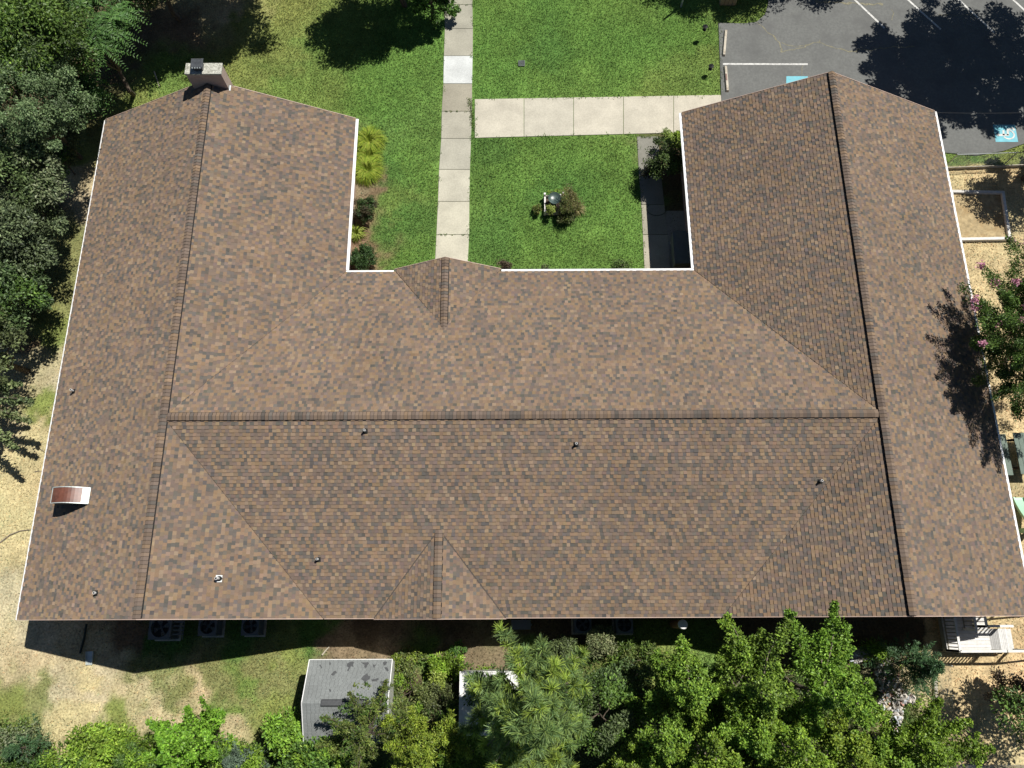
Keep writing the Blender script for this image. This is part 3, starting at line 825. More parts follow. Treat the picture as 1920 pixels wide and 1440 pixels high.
# ------------------------------------------------------------------ lawn blades, straw, chips: uncountable
def blades(name, n, region, flat, length, width, hgt, seed, dens_kinds=True):
    rng = np.random.default_rng(seed)
    x = rng.uniform(-29.5, 31, n); y = rng.uniform(-7.5, 36, n)
    ok = region(x, y); x, y = x[ok], y[ok]
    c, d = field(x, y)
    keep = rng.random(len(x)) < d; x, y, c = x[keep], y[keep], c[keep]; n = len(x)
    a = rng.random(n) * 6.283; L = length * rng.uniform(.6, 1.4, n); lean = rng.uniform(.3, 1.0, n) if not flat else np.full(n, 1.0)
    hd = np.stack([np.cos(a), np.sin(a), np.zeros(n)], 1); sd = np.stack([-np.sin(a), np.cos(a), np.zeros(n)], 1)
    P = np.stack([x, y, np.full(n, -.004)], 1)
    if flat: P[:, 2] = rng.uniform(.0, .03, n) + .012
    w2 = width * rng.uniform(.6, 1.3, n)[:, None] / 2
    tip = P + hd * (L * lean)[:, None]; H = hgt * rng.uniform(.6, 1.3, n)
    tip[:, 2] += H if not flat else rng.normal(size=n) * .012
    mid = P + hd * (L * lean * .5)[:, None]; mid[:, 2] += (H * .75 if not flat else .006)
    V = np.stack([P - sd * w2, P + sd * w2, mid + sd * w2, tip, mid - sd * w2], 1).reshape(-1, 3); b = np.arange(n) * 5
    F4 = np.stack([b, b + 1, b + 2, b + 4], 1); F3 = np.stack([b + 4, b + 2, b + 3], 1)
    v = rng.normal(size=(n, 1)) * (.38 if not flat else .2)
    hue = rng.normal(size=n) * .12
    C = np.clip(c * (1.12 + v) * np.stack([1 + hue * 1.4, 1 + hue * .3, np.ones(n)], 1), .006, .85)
    o = mesh_np(name, V, [F4, F3], M['blade'], fcol=np.concatenate([C, C]))
    return tag(o, kind='stuff')


BX0, BX1 = -19.828, 20.580
P_FP = [tuple(G(a, b)[:2]) for b, a in Lx] + [tuple(G(a, b)[:2]) for b, a in Rx[::-1]]
P_EP = PX((890, 259), (1356, 249), (1356, 178), (890, 186)); P_SP = PX((1196, 258), (1234, 258), (1258, 506), (1210, 506))


def on_building(x, y):
    m = 0.35
    r = (x > -19.8 + m) & (x < -7.63 - m) & (y > .05 + m) & (y < 23.3 - m)
    r |= (x > 8.27 + m) & (x < 20.58 - m) & (y > .05 + m) & (y < 23.5 - m)
    r |= (x > -19) & (x < 20) & (y > .05 + m) & (y < 15.1 - m)
    return r


def reg_lawn(x, y):
    jx = x + .62 * (fbm(x, y, 61, .30, 3) - .5); jy = y + .62 * (fbm(x, y, 62, .30, 3) - .5)
    r = ~on_building(x, y) & ~inpoly(jx, jy, P_LOT) & ~inpoly(jx, jy, P_FP) & ~inpoly(jx, jy, P_EP) & ~inpoly(jx, jy, P_SP)
    return r & ~inpoly(x, y, P_MULCH) & ~inpoly(x, y, P_DRY)


def reg_dry(x, y): return inpoly(x, y, P_DRY) & ~on_building(x, y)
def reg_chip(x, y): return inpoly(x, y, P_MULCH) & ~on_building(x, y)


_g = blades('grass', 900000, reg_lawn, False, .085, .022, .06, 1); tag(_g, 'short mown green lawn grass around the building', 'grass')
_g = blades('dry_grass', 520000, reg_dry, False, .10, .018, .035, 2); tag(_g, 'pale dry grass and straw along the left wall', 'grass')
_g = blades('wood_chips', 420000, reg_chip, True, .10, .022, .01, 3); tag(_g, 'tan wood chips and straw covering the play yard', 'wood chips')

# ================================================================== BUILDING
ZE, ZR, YS, YR, YB, YLN, YRN = 3.064, 5.918, 0.045, 7.627, 15.141, 23.339, 23.577
L1, L2, LR = -19.828, -7.628, -13.728
R1, R2, RR = 8.266, 20.580, 14.423
bld = empty('shingled_building', (0, 0, 0), 'long U shaped single storey building under a brown shingle roof', 'building')

SH = np.array([(.224, .156, .101), (.246, .181, .124), (.166, .126, .100), (.128, .111, .095), (.102, .094, .083), (.192, .141, .103)])
SHP = np.array([.22, .08, .28, .18, .08, .16]); SHP /= SHP.sum()
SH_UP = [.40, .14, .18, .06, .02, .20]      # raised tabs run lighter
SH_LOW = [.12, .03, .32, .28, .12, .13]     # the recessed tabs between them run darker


def clip_poly(p, poly):
    """Sutherland-Hodgman, both convex, counter-clockwise"""
    out = p
    for i in range(len(poly)):
        a = poly[i]; b = poly[(i + 1) % len(poly)]; res = []
        if not out: return []
        side = lambda q: (b[0] - a[0]) * (q[1] - a[1]) - (b[1] - a[1]) * (q[0] - a[0])
        for j in range(len(out)):
            c = out[j]; d = out[(j + 1) % len(out)]; sc, sd = side(c), side(d)
            if sc >= 0: res.append(c)
            if (sc >= 0) != (sd >= 0):
                t = sc / (sc - sd); res.append((c[0] + t * (d[0] - c[0]), c[1] + t * (d[1] - c[1])))
        out = res
    return out


ROOFV, ROOFF, ROOFC = [], {3: [], 4: [], 5: [], 6: [], 7: []}, {3: [], 4: [], 5: [], 6: [], 7: []}
srng = random.Random(11)
PLANES = {}


def roof_plane(key, pts, eave_a, eave_b, seed, hook=0.0):
    """pts: polygon in 3D on one plane; the eave runs a -> b with the slope rising on its left"""
    o = np.array(eave_a, float); s = np.array(eave_b, float) - o; s /= np.linalg.norm(s)
    p0, p1, p2 = [np.array(q, float) for q in pts[:3]]
    nrm = np.cross(p1 - p0, p2 - p0); nrm /= np.linalg.norm(nrm)
    if nrm[2] < 0: nrm = -nrm
    t = np.cross(nrm, s)
    PLANES[key] = (o, nrm)
    poly = [((np.array(q) - o) @ s, (np.array(q) - o) @ t) for q in pts]
    ar = sum(poly[i][0] * poly[(i + 1) % len(poly)][1] - poly[(i + 1) % len(poly)][0] * poly[i][1] for i in range(len(poly)))
    if ar < 0: poly = poly[::-1]
    rng = random.Random(seed); e = 0.1435
    smin = min(q[0] for q in poly); smax = max(q[0] for q in poly); tmax = max(q[1] for q in poly); tmin = min(q[1] for q in poly)
    nrow = int((tmax - tmin) / e) + 1
    for r in range(nrow):
        t0 = tmin + r * e; t1 = t0 + e
        # the row's extent
        band = clip_poly([(smin - 1, t0), (smax + 1, t0), (smax + 1, t1), (smin - 1, t1)], poly)
        if len(band) < 3: continue
        a0 = min(q[0] for q in band); a1 = max(q[0] for q in band)
        lo = [q[0] for q in band if abs(q[1] - t0) < 1e-6]; hi = [q[0] for q in band if abs(q[1] - t1) < 1e-6]
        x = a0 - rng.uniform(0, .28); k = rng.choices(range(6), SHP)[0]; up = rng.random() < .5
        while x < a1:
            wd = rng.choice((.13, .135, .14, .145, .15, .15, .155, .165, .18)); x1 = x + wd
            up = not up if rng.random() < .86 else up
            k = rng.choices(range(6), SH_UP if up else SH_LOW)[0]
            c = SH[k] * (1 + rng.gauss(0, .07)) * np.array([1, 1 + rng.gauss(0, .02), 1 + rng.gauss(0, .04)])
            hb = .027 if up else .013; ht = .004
            inside = lo and hi and x > max(min(lo), min(hi)) and x1 < min(max(lo), max(hi))
            if inside: q2 = [(x, t0), (x1, t0), (x1, t1), (x, t1)]
            else: q2 = clip_poly([(x, t0), (x1, t0), (x1, t1), (x, t1)], poly)
            if len(q2) >= 3:
                b = len(ROOFV); n = len(q2)
                for q in q2:
                    f = (q[1] - t0) / e; h = hb + (ht - hb) * f
                    ROOFV.append(o + s * q[0] + t * q[1] + nrm * h)
                if n in ROOFF: ROOFF[n].append(tuple(range(b, b + n))); ROOFC[n].append(c)
                if inside:
                    b2 = len(ROOFV)
                    for q in ((x, -.004), (x1, -.004)): ROOFV.append(o + s * q[0] + t * (t0 - .0) + nrm * q[1])
                    ROOFF[4].append((b2, b2 + 1, b + 1, b)); ROOFC[4].append(c * .7)  # butt face darkened in colour to deepen the course shadow lines
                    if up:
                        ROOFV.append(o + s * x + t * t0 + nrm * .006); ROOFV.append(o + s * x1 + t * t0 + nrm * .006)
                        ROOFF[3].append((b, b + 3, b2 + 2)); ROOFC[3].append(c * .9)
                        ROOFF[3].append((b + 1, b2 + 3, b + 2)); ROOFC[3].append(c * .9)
            x = x1


A = lambda x, y, z: (x, y, z)
roof_plane('lw_w', [A(L1, YS, ZE), A(L1, YLN, ZE), A(LR, YLN, ZR), A(LR, YS, ZR)], A(L1, YLN, ZE), A(L1, YS, ZE), 1)
roof_plane('lw_e_n', [A(L2, YB, ZE), A(L2, YLN, ZE), A(LR, YLN, ZR), A(LR, YR, ZR)], A(L2, YB, ZE), A(L2, YLN, ZE), 2)
roof_plane('lw_e_s', [A(L2, YS, ZE), A(LR, YR, ZR), A(LR, YS, ZR)], A(L2, YS, ZE), A(L2, YR, ZE), 3)
roof_plane('rw_e', [A(R2, YS, ZE), A(R2, YRN, ZE), A(RR, YRN, ZR), A(RR, YS, ZR)], A(R2, YS, ZE), A(R2, YRN, ZE), 4)
roof_plane('rw_w_n', [A(R1, YB, ZE), A(R1, YRN, ZE), A(RR, YRN, ZR), A(RR, YR, ZR)], A(R1, YRN, ZE), A(R1, YB, ZE), 5)
roof_plane('rw_w_s', [A(R1, YS, ZE), A(RR, YR, ZR), A(RR, YS, ZR)], A(R1, YR, ZE), A(R1, YS, ZE), 6)
roof_plane('bar_n', [A(L2, YB, ZE), A(R1, YB, ZE), A(RR, YR, ZR), A(LR, YR, ZR)], A(R1, YB, ZE), A(L2, YB, ZE), 7)
roof_plane('bar_s', [A(L2, YS, ZE), A(R1, YS, ZE), A(RR, YR, ZR), A(LR, YR, ZR)], A(L2, YS, ZE), A(R1, YS, ZE), 8)
# two small cross gables over the doors
SB = ray_plane(823, 992, *PLANES['bar_s']); SX = SB[0]; SZ = SB[2]
sw = 0.5 * (G(955, 1157, ZE)[0] - G(708, 1157, ZE)[0])
NB = ray_plane(832, 614, *PLANES['bar_n']); NX = NB[0]; NZ = NB[2]
nw = 0.5 * (G(935, 508, ZE)[0] - G(735, 508, ZE)[0])
NYF = YB + 0.12
roof_plane('gs_w', [A(SX - sw, YS - .03, ZE), A(SX, YS - .03, SZ), A(SX, SB[1], SZ)], A(SX - sw, YS + 9, ZE), A(SX - sw, YS, ZE), 9)
roof_plane('gs_e', [A(SX + sw, YS - .03, ZE), A(SX, YS - .03, SZ), A(SX, SB[1], SZ)], A(SX + sw, YS, ZE), A(SX + sw, YS + 9, ZE), 10)
roof_plane('gn_w', [A(NX - nw, NYF, ZE), A(NX, NYF, NZ), A(NX, NB[1], NZ)], A(NX - nw, NYF + 3, ZE), A(NX - nw, NYF, ZE), 12)
roof_plane('gn_e', [A(NX + nw, NYF, ZE), A(NX, NYF, NZ), A(NX, NB[1], NZ)], A(NX + nw, NYF, ZE), A(NX + nw, NYF + 3, ZE), 13)
fl = []; fc = []
for n in ROOFF:
    if ROOFF[n]: fl.append(np.array(ROOFF[n])); fc.append(np.array(ROOFC[n]))
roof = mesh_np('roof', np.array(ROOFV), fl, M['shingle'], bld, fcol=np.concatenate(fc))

# roof deck below the shingles, with fascia and rake boards
mb = MB()


def slab_poly(pts, th=.16, drop=.012):
    n = len(pts); b = len(mb.v)
    mb.v += [(p[0], p[1], p[2] - drop) for p in pts] + [(p[0], p[1], p[2] - drop - th) for p in pts]
    mb.f.append(tuple(b + i for i in range(n))); mb.f.append(tuple(b + n + i for i in range(n - 1, -1, -1))); mb.m += [0, 0]; mb.c += [(1, 1, 1)] * 2
    for i in range(n):
        j = (i + 1) % n; mb.f.append((b + i, b + j, b + n + j, b + n + i)); mb.m.append(0); mb.c.append((1, 1, 1))


slab_poly([(L1, YS, ZE), (LR, YS, ZR), (LR, YLN, ZR), (L1, YLN, ZE)])
slab_poly([(L2, YB, ZE), (L2, YLN, ZE), (LR, YLN, ZR), (LR, YR, ZR)]); slab_poly([(L2, YS, ZE), (LR, YR, ZR), (LR, YS, ZR)])
slab_poly([(R2, YS, ZE), (R2, YRN, ZE), (RR, YRN, ZR), (RR, YS, ZR)])
slab_poly([(R1, YB, ZE), (R1, YRN, ZE), (RR, YRN, ZR), (RR, YR, ZR)]); slab_poly([(R1, YS, ZE), (RR, YR, ZR), (RR, YS, ZR)])
slab_poly([(L2, YB, ZE), (R1, YB, ZE), (RR, YR, ZR), (LR, YR, ZR)]); slab_poly([(L2, YS, ZE), (R1, YS, ZE), (RR, YR, ZR), (LR, YR, ZR)])
for (cxx, w2, yf, yb, z) in ((SX, sw, YS - .03, SB[1], SZ), (NX, nw, NYF, NB[1], NZ)):
    slab_poly([(cxx - w2, yf, ZE), (cxx, yf, z), (cxx, yb, z)], .12); slab_poly([(cxx + w2, yf, ZE), (cxx, yf, z), (cxx, yb, z)], .12)
mb.build('fascia', M['fascia'], bld)

# drip edge along the rakes
mb = MB()
for a, b in (((L1, YS, ZE), (LR, YS, ZR)), ((L2, YS, ZE), (LR, YS, ZR)), ((R1, YS, ZE), (RR, YS, ZR)), ((R2, YS, ZE), (RR, YS, ZR)),
             ((L2 + .05, YS, ZE), (SX - sw, YS, ZE)), ((SX + sw, YS, ZE), (R1 - .05, YS, ZE)), ((SX - sw, YS - .03, ZE), (SX, YS - .03, SZ)), ((SX + sw, YS - .03, ZE), (SX, YS - .03, SZ))):
    mb = MB(); mb.beam((a[0], a[1] - .012, a[2] + .004), (b[0], b[1] - .012, b[2] + .004), .024, .05); mb.build('drip_edge', M['drip'], bld)
for a, b in (((L1, YLN, ZE), (LR - .75, YLN, ZE + (ZR - ZE) * (1 - .75 / 6.1))), ((L2, YLN, ZE), (LR + .98, YLN, ZE + (ZR - ZE) * (1 - .98 / 6.1))), ((R1, YRN, ZE), (RR, YRN, ZR)), ((R2, YRN, ZE), (RR, YRN, ZR)),
             ((NX - nw, NYF, ZE), (NX, NYF, NZ)), ((NX + nw, NYF, ZE), (NX, NYF, NZ))):
    mb = MB(); mb.beam((a[0], a[1] + .012, a[2] + .004), (b[0], b[1] + .012, b[2] + .004), .024, .05); mb.build('drip_edge', M['drip'], bld)


# ridge vents covered with cap shingles
def ridge(a, b, na, nb, rise=.05, half=.165, seed=1):
    """a -> b along the ridge; na, nb: unit vectors running down each side slope"""
    rng = random.Random(seed); a = np.array(a, float); b = np.array(b, float); d = b - a; L = np.linalg.norm(d); d /= L
    na = np.array(na, float); nb = np.array(nb, float); up = np.array([0, 0, 1.0]); mb = MB(); n = int(L / .147); st = L / n
    k = 0
    for i in range(n):
        k = rng.choices((2, 3, 5, 0), (.42, .2, .26, .12))[0]
        c = tuple(SH[k] * (1 + rng.gauss(0, .10)) * .93)
        p0 = a + d * st * i; p1 = a + d * st * (i + 1) * 1.0
        z0, z1 = rise + .004, rise + .022
        w_ = half + rng.uniform(-.004, .004)
        r0, r1 = p0 + up * z0, p1 + up * z1
        for s_ in (na, nb):
            e0, e1 = p0 + s_ * w_ + up * (z0 - .004), p1 + s_ * w_ + up * (z1 - .004)
            f_ = .07
            ra, ea = r0 + (r1 - r0) * f_, e0 + (e1 - e0) * f_
            mb.face([ra, r1, e1, ea], 0, c); mb.face([r0, ra, ea, e0], 1, c)
            mb.face([r1, r1 - up * .02, e1 - up * .02, e1], 0, tuple(np.array(c) * .55))
            mb.face([e0, e1, e1 - up * .018, e0 - up * .018], 0, tuple(np.array(c) * .8))
    for s_ in (na, nb):      # the vent strip below the caps
        w_ = half - .012
        q0, q1 = a + s_ * w_, b + s_ * w_
        mb.face([q0 - up * .03, q1 - up * .03, q1 + up * rise, q0 + up * rise], 1)
        l0, l1 = half - .01, half + .032
        mb.face([a + s_ * l0 + up * .034, b + s_ * l0 + up * .034, b + s_ * l1 + up * .020, a + s_ * l1 + up * .020], 1)
        mb.face([a + s_ * l1 + up * .020, b + s_ * l1 + up * .020, b + s_ * l1 - up * .01, a + s_ * l1 - up * .01], 1)
        for e, sg in ((a, 1), (b, -1)):
            mb.face([e - up * .03, e + up * rise, e + s_ * w_ + up * rise, e + s_ * w_ - up * .03], 1)
    return mb.build('ridge_cap', [M['shingle'], M['vent']], roof, color=True)


cs = lambda run: np.array([run, ZR - ZE]) / math.hypot(run, ZR - ZE)
cw = cs(6.1); cb = cs(7.55)
WE, WW = (cw[0], 0, -cw[1]), (-cw[0], 0, -cw[1]); BN, BS = (0, cb[0], -cb[1]), (0, -cb[0], -cb[1])
ridge((LR, YLN - .02, ZR), (LR, YS + .02, ZR), WE, WW, .05, .165, 1)
ridge((RR, YRN - .02, ZR), (RR, YS + .02, ZR), WE, WW, .10, .165, 2)
ridge((LR + .17, YR, ZR), (RR - .19, YR, ZR), BN, BS, .07, .165, 3)
cg = np.array([sw, SZ - ZE]) / math.hypot(sw, SZ - ZE)
ridge((SX, SB[1] - .02, SZ), (SX, YS, SZ), (cg[0], 0, -cg[1]), (-cg[0], 0, -cg[1]), .055, .165, 4)
cg = np.array([nw, NZ - ZE]) / math.hypot(nw, NZ - ZE)
ridge((NX, NYF, NZ), (NX, NB[1] - .1, NZ), (cg[0], 0, -cg[1]), (-cg[0], 0, -cg[1]), .055, .165, 5)


# dark strip at each valley's cut shingle edge, its shadow line painted in
def valley(a, b, side):
    a = np.array(a, float); b = np.array(b, float); s_ = np.array(side, float) * .022; u = np.array([0, 0, 1.0]); mb = MB()
    mb.hexa([a - s_ - u * .02, a + s_ - u * .02, b + s_ - u * .02, b - s_ - u * .02, a - s_ + u * .034, a + s_ + u * .030, b + s_ + u * .030, b - s_ + u * .034], 0, (.085, .072, .062))
    mb.build('valley_shadow_edge', M['shingle'], roof, color=True)


valley((LR + .25, YR + .3, ZR - .117), (L2, YB, ZE), (.7, .7, 0)); valley((RR - .25, YR + .3, ZR - .117), (R1, YB, ZE), (-.7, .7, 0))
valley((LR + .25, YR - .3, ZR - .117), (L2, YS, ZE), (.78, -.63, 0)); valley((RR - .25, YR - .3, ZR - .117), (R1, YS, ZE), (-.78, -.63, 0))
valley((SX + .2, SB[1] - .2 * (SB[1] - YS) / sw, SZ - .2 * (SZ - ZE) / sw), (SX + sw, YS, ZE), (.7, .7, 0)); valley((SX - .2, SB[1] - .2 * (SB[1] - YS) / sw, SZ - .2 * (SZ - ZE) / sw), (SX - sw, YS, ZE), (-.7, .7, 0))


# gutters
def gutter(a, b, out, sag=0.0, wd=.125):
    a = np.array(a, float); b = np.array(b, float); out = np.array(out, float); mb = MB(); up = np.array([0, 0, 1.0])
    prof = [(0, -.12), (.085, -.125), (.10, -.06), (wd, -.035), (wd, -.012), (wd - .015, -.004), (0, .012)]
    P = [a + out * u + up * v for u, v in prof]; Q = [b + out * u + up * v for u, v in prof]
    for i in range(len(prof)):
        j = (i + 1) % len(prof); mb.face([P[i], Q[i], Q[j], P[j]])
    mb.face(P); mb.face(Q[::-1])
    d = (b - a); L = np.linalg.norm(d); d /= L
    for k in range(1, int(L / 3.0)):         # joints
        c = a + d * k * 3.0
        mb.beam(c + out * (wd + .002) - up * .07 - d * .02, c + out * (wd + .002) - up * .07 + d * .02, .006, .11)
    return mb.build('gutter', M['white'], bld)


g0 = ZE - .028
gutter((L1 - .006, YS, g0), (L1 - .006, YLN, g0), (-1, 0, 0), wd=.085)
gutter((L2 + .006, YB + .13, g0), (L2 + .006, YLN, g0), (1, 0, 0))
gutter((L2 + .006, YB + .006, g0), (NX - nw - .02, YB + .006, g0), (0, 1, 0), wd=.10)
gutter((NX + nw + .02, YB + .006, g0), (R1 - .006, YB + .006, g0), (0, 1, 0), wd=.12)
gutter((R1 - .006, YB + .13, g0), (R1 - .006, YRN, g0), (-1, 0, 0))
gutter((R2 + .006, YS, g0), (R2 + .006, YRN, g0), (1, 0, 0))
for x, y in ((L2 + .1, YB + .1), (R1 - .1, YB + .12), (R2 - .3, YS + .25), (L1 + .3, YS + .25), (L1 + .3, YLN - .25), (R2 - .3, YRN - .25)):
    mb = MB(); mb.tube([(x, y, g0 - .1), (x, y, .25), (x + (.12 if x > 0 else -.12), y, .08)], .04, 6); mb.build('downspout', M['white'], bld)

# walls, set back under the eaves
W_ = 0.5
mb = MB()


def wall(poly, top=ZE - .12):
    for i in range(len(poly)):
        a = poly[i]; b = poly[(i + 1) % len(poly)]
        mb.face([(a[0], a[1], -.1), (b[0], b[1], -.1), (b[0], b[1], top), (a[0], a[1], top)])


oy = .32
wall([(L1 + W_, YS + oy), (R2 - W_, YS + oy), (R2 - W_, YRN - oy), (R1 + W_, YRN - oy), (R1 + W_, YB - W_), (L2 - W_, YB - W_), (L2 - W_, YLN - oy), (L1 + W_, YLN - oy)])
for (xa, xb, xr, y) in ((L1 + W_, L2 - W_, LR, YS + oy), (R1 + W_, R2 - W_, RR, YS + oy), (L1 + W_, L2 - W_, LR, YLN - oy), (R1 + W_, R2 - W_, RR, YRN - oy), (SX - sw + .4, SX + sw - .4, SX, YS + oy - .004)):
    z = SZ if xr == SX else ZR
    mb.face([(xa, y, ZE - .12), (xb, y, ZE - .12), (xb - .15, y, ZE + .06), (xr, y, z - .24), (xa + .15, y, ZE + .06)])
mb.build('wall', M['brick'], bld)
# soffits
mb = MB()
for xa, xb, ya, yb in ((L1 + .02, L1 + W_, YS + .02, YLN - .02), (L2 - W_, L2 - .02, YB, YLN - .02), (R1 + .02, R1 + W_, YB, YRN - .02), (R2 - W_, R2 - .02, YS + .02, YRN - .02), (L2 - W_, R1 + W_, YB - W_, YB - .02)):
    mb.face([(xa, ya, ZE - .19), (xb, ya, ZE - .19), (xb, yb, ZE - .19), (xa, yb, ZE - .19)])
mb.build('soffit', M['whitepaint'], bld)


def window(cx, cy, nx_, ny_, wd=1.1, z0=.9, z1=2.2):
    """a framed pane set on a wall facing (nx, ny)"""
    t = np.array([-ny_, nx_, 0.0]); n = np.array([nx_, ny_, 0.0]); c = np.array([cx, cy, 0.0]); mb = MB()
    fr = .07
    for a, b in (((-wd / 2, z0), (wd / 2, z0)), ((-wd / 2, z1), (wd / 2, z1)), ((-wd / 2, z0), (-wd / 2, z1)), ((wd / 2, z0), (wd / 2, z1)), ((-wd / 2, (z0 + z1) / 2), (wd / 2, (z0 + z1) / 2))):
        mb.beam(c + t * a[0] + n * .03 + np.array([0, 0, a[1]]), c + t * b[0] + n * .031 + np.array([0, 0, b[1] + 1e-4]), .06, fr)
    f = mb.build('window', M['whitepaint'], bld)
    m2 = MB(); m2.face([c + t * u + n * .012 + np.array([0, 0, z]) for u, z in ((-wd / 2, z0), (wd / 2, z0), (wd / 2, z1), (-wd / 2, z1))]); m2.build('pane', M['glass'], f)


for y in (17.2, 20.4): window(L2 - W_, y, 1, 0); window(R1 + W_, y, -1, 0)
for x in (-5.2, 2.0, 5.2): window(x, YB - W_, 0, 1)
for y in (4, 8.5, 13, 18): window(R2 - W_, y, 1, 0)
for x in (-16.8, -10.6, 3.5, 8.9, 12.2): window(x, YS + oy, 0, -1)

# chimney on the left gable
cz = 6.62
c00, c10, c11, c01 = G(346, 138, cz), G(414, 139, cz), G(417, 118, cz), G(348, 118, cz)
cxa, cxb = (c00[0] + c01[0]) / 2, (c10[0] + c11[0]) / 2; cya, cyb = (c00[1] + c10[1]) / 2, (c01[1] + c11[1]) / 2
mb = MB(); mb.box(cxa + .03, cxb - .03, cya + .03, cyb - .03, -.1, cz - .09)
chim = mb.build('chimney', M['brick_dark'], bld)
mb = MB(); mb.box(cxa, cxb, cya, cyb, cz - .09, cz); mb.build('chimney_cap', M['cap'], chim, bevel=.012)
fx0 = G(364, 128, cz)[0]; fx1 = G(383, 128, cz)[0]; fy0 = cya + .12; fy1 = cyb - .06
mb = MB(); mb.box(fx0 + .03, fx1 - .03, fy0 + .03, fy1 - .03, cz, cz + .26)
mb.hexa([(fx0 - .05, fy0 - .06, cz + .27), (fx1 + .05, fy0 - .06, cz + .27), (fx1 + .05, fy1 + .05, cz + .30), (fx0 - .05, fy1 + .05, cz + .30), (fx0 - .02, fy0, cz + .31), (fx1 + .02, fy0, cz + .31), (fx1 + .02, fy1, cz + .34), (fx0 - .02, fy1, cz + .34)])
for k in range(4): mb.beam((lerp(fx0, fx1, (k + .5) / 4), fy0 - .065, cz + .275), (lerp(fx0, fx1, (k + .5) / 4), fy0 - .02, cz + .315), .05, .012, 1)
mb.build('flue_hood', [M['soot'], M['galv']], chim, bevel=.006)
mb = MB()
zc = lambda x: ZE + (ZR - ZE) * (1 - abs(x - LR) / 6.1)
mb.face([(cxb - .02, cya - .04, zc(cxb) + .035), (cxb + .04, cya - .04, zc(cxb + .04) + .035), (cxb + .04, YLN, zc(cxb + .04) + .035), (cxb - .02, YLN, zc(cxb) + .035)])
mb.face([(cxb - .024, cya + .02, zc(cxb) - .1), (cxb - .024, YLN, zc(cxb) - .1), (cxb - .024, YLN, zc(cxb) + .12), (cxb - .024, cya + .02, zc(cxb) + .12)])
mb.build('flashing', M['flash'], chim)


# plumbing vents on the roof
def vent(px, py, plane, h=.3, r=.045, big=False):
    o, n = PLANES[plane]; p = ray_plane(px, py, o, n); mb = MB()
    # boot plate lying on the shingles
    up = np.array([0, 0, 1.0]); tv = up - n * n.dot(up); tv /= np.linalg.norm(tv); sv = np.cross(tv, n); a = .13 if big else .10; m = p + n * .03
    mb.face([m - sv * a - tv * a * .8, m + sv * a - tv * a * .8, m + sv * a + tv * a, m - sv * a + tv * a], 2 if big else 1)
    mb.tube([p - up * .05, p + up * .06, p + up * .10, p + up * .11], [r * 2.1, r * 1.7, r * 1.25, r * 1.05], 12, 1)
    mb.tube([p + up * .05, p + up * h], r, 12, 0)
    mb.tube([p + up * (h + .002), p + up * (h + .004)], r * .75, 10, 1)
    mb.build('vent_pipe', [M['pvc'], M['boot'], M['flash']], roof, smooth=True)


vent(685, 809, 'bar_s', .28); vent(1080, 834, 'bar_s', .28); vent(1537, 903, 'bar_s', .26); vent(597, 1049, 'bar_s', .26)
vent(411, 1085, 'lw_e_s', .34, .055, True); vent(181, 1112, 'lw_w', .2, .05); vent(139, 734, 'lw_w', .28)

# rusty exhaust hood on the left slope
o_, n_ = PLANES['lw_w']
hr = ray_plane(169, 930, o_, n_); hl = ray_plane(122, 944, o_, n_)
yc = hr[1]; hw = .30; xr = hr[0]; xl = hl[0] - .10; mb = MB(); zs = lambda x: ZR + (x - LR) * (ZR - ZE) / 6.1
N = 12; arc = []
for i in range(N + 1):
    t = i / N; x = lerp(xr, xl, t); arc.append((x, zs(xr) + .05 + .34 * math.sin(min(t * 1.5, 1) * math.pi / 2) - .95 * max(0, t - .55) ** 2))
for i in range(N):
    a, b = arc[i], arc[i + 1]; m = 1 if i < 2 else 0
    mb.face([(a[0], yc - hw, a[1]), (b[0], yc - hw, b[1]), (b[0], yc + hw, b[1]), (a[0], yc + hw, a[1])], m)
    for sgn in (-1, 1):
        y = yc + sgn * hw
        mb.face([(a[0], y, a[1]), (b[0], y, b[1]), (b[0], y, min(zs(b[0]) - .02 + max(0, (i - 7)) * .03, b[1])), (a[0], y, zs(a[0]) - .02 + max(0, (i - 8)) * .03)], 2)
        mb.beam((a[0], y + sgn * .012, a[1] + .006), (b[0], y + sgn * .012, b[1] + .006), .03, .03, 1)
mb.beam((xl, yc - hw, arc[-1][1]), (xl, yc + hw, arc[-1][1]), .025, .03, 1)
mb.face([(xr, yc - hw, zs(xr)), (xr, yc + hw, zs(xr)), (xr, yc + hw, arc[0][1]), (xr, yc - hw, arc[0][1])], 1)
mb.build('exhaust_hood', [M['rust'], M['galv'], M['soot']], roof)

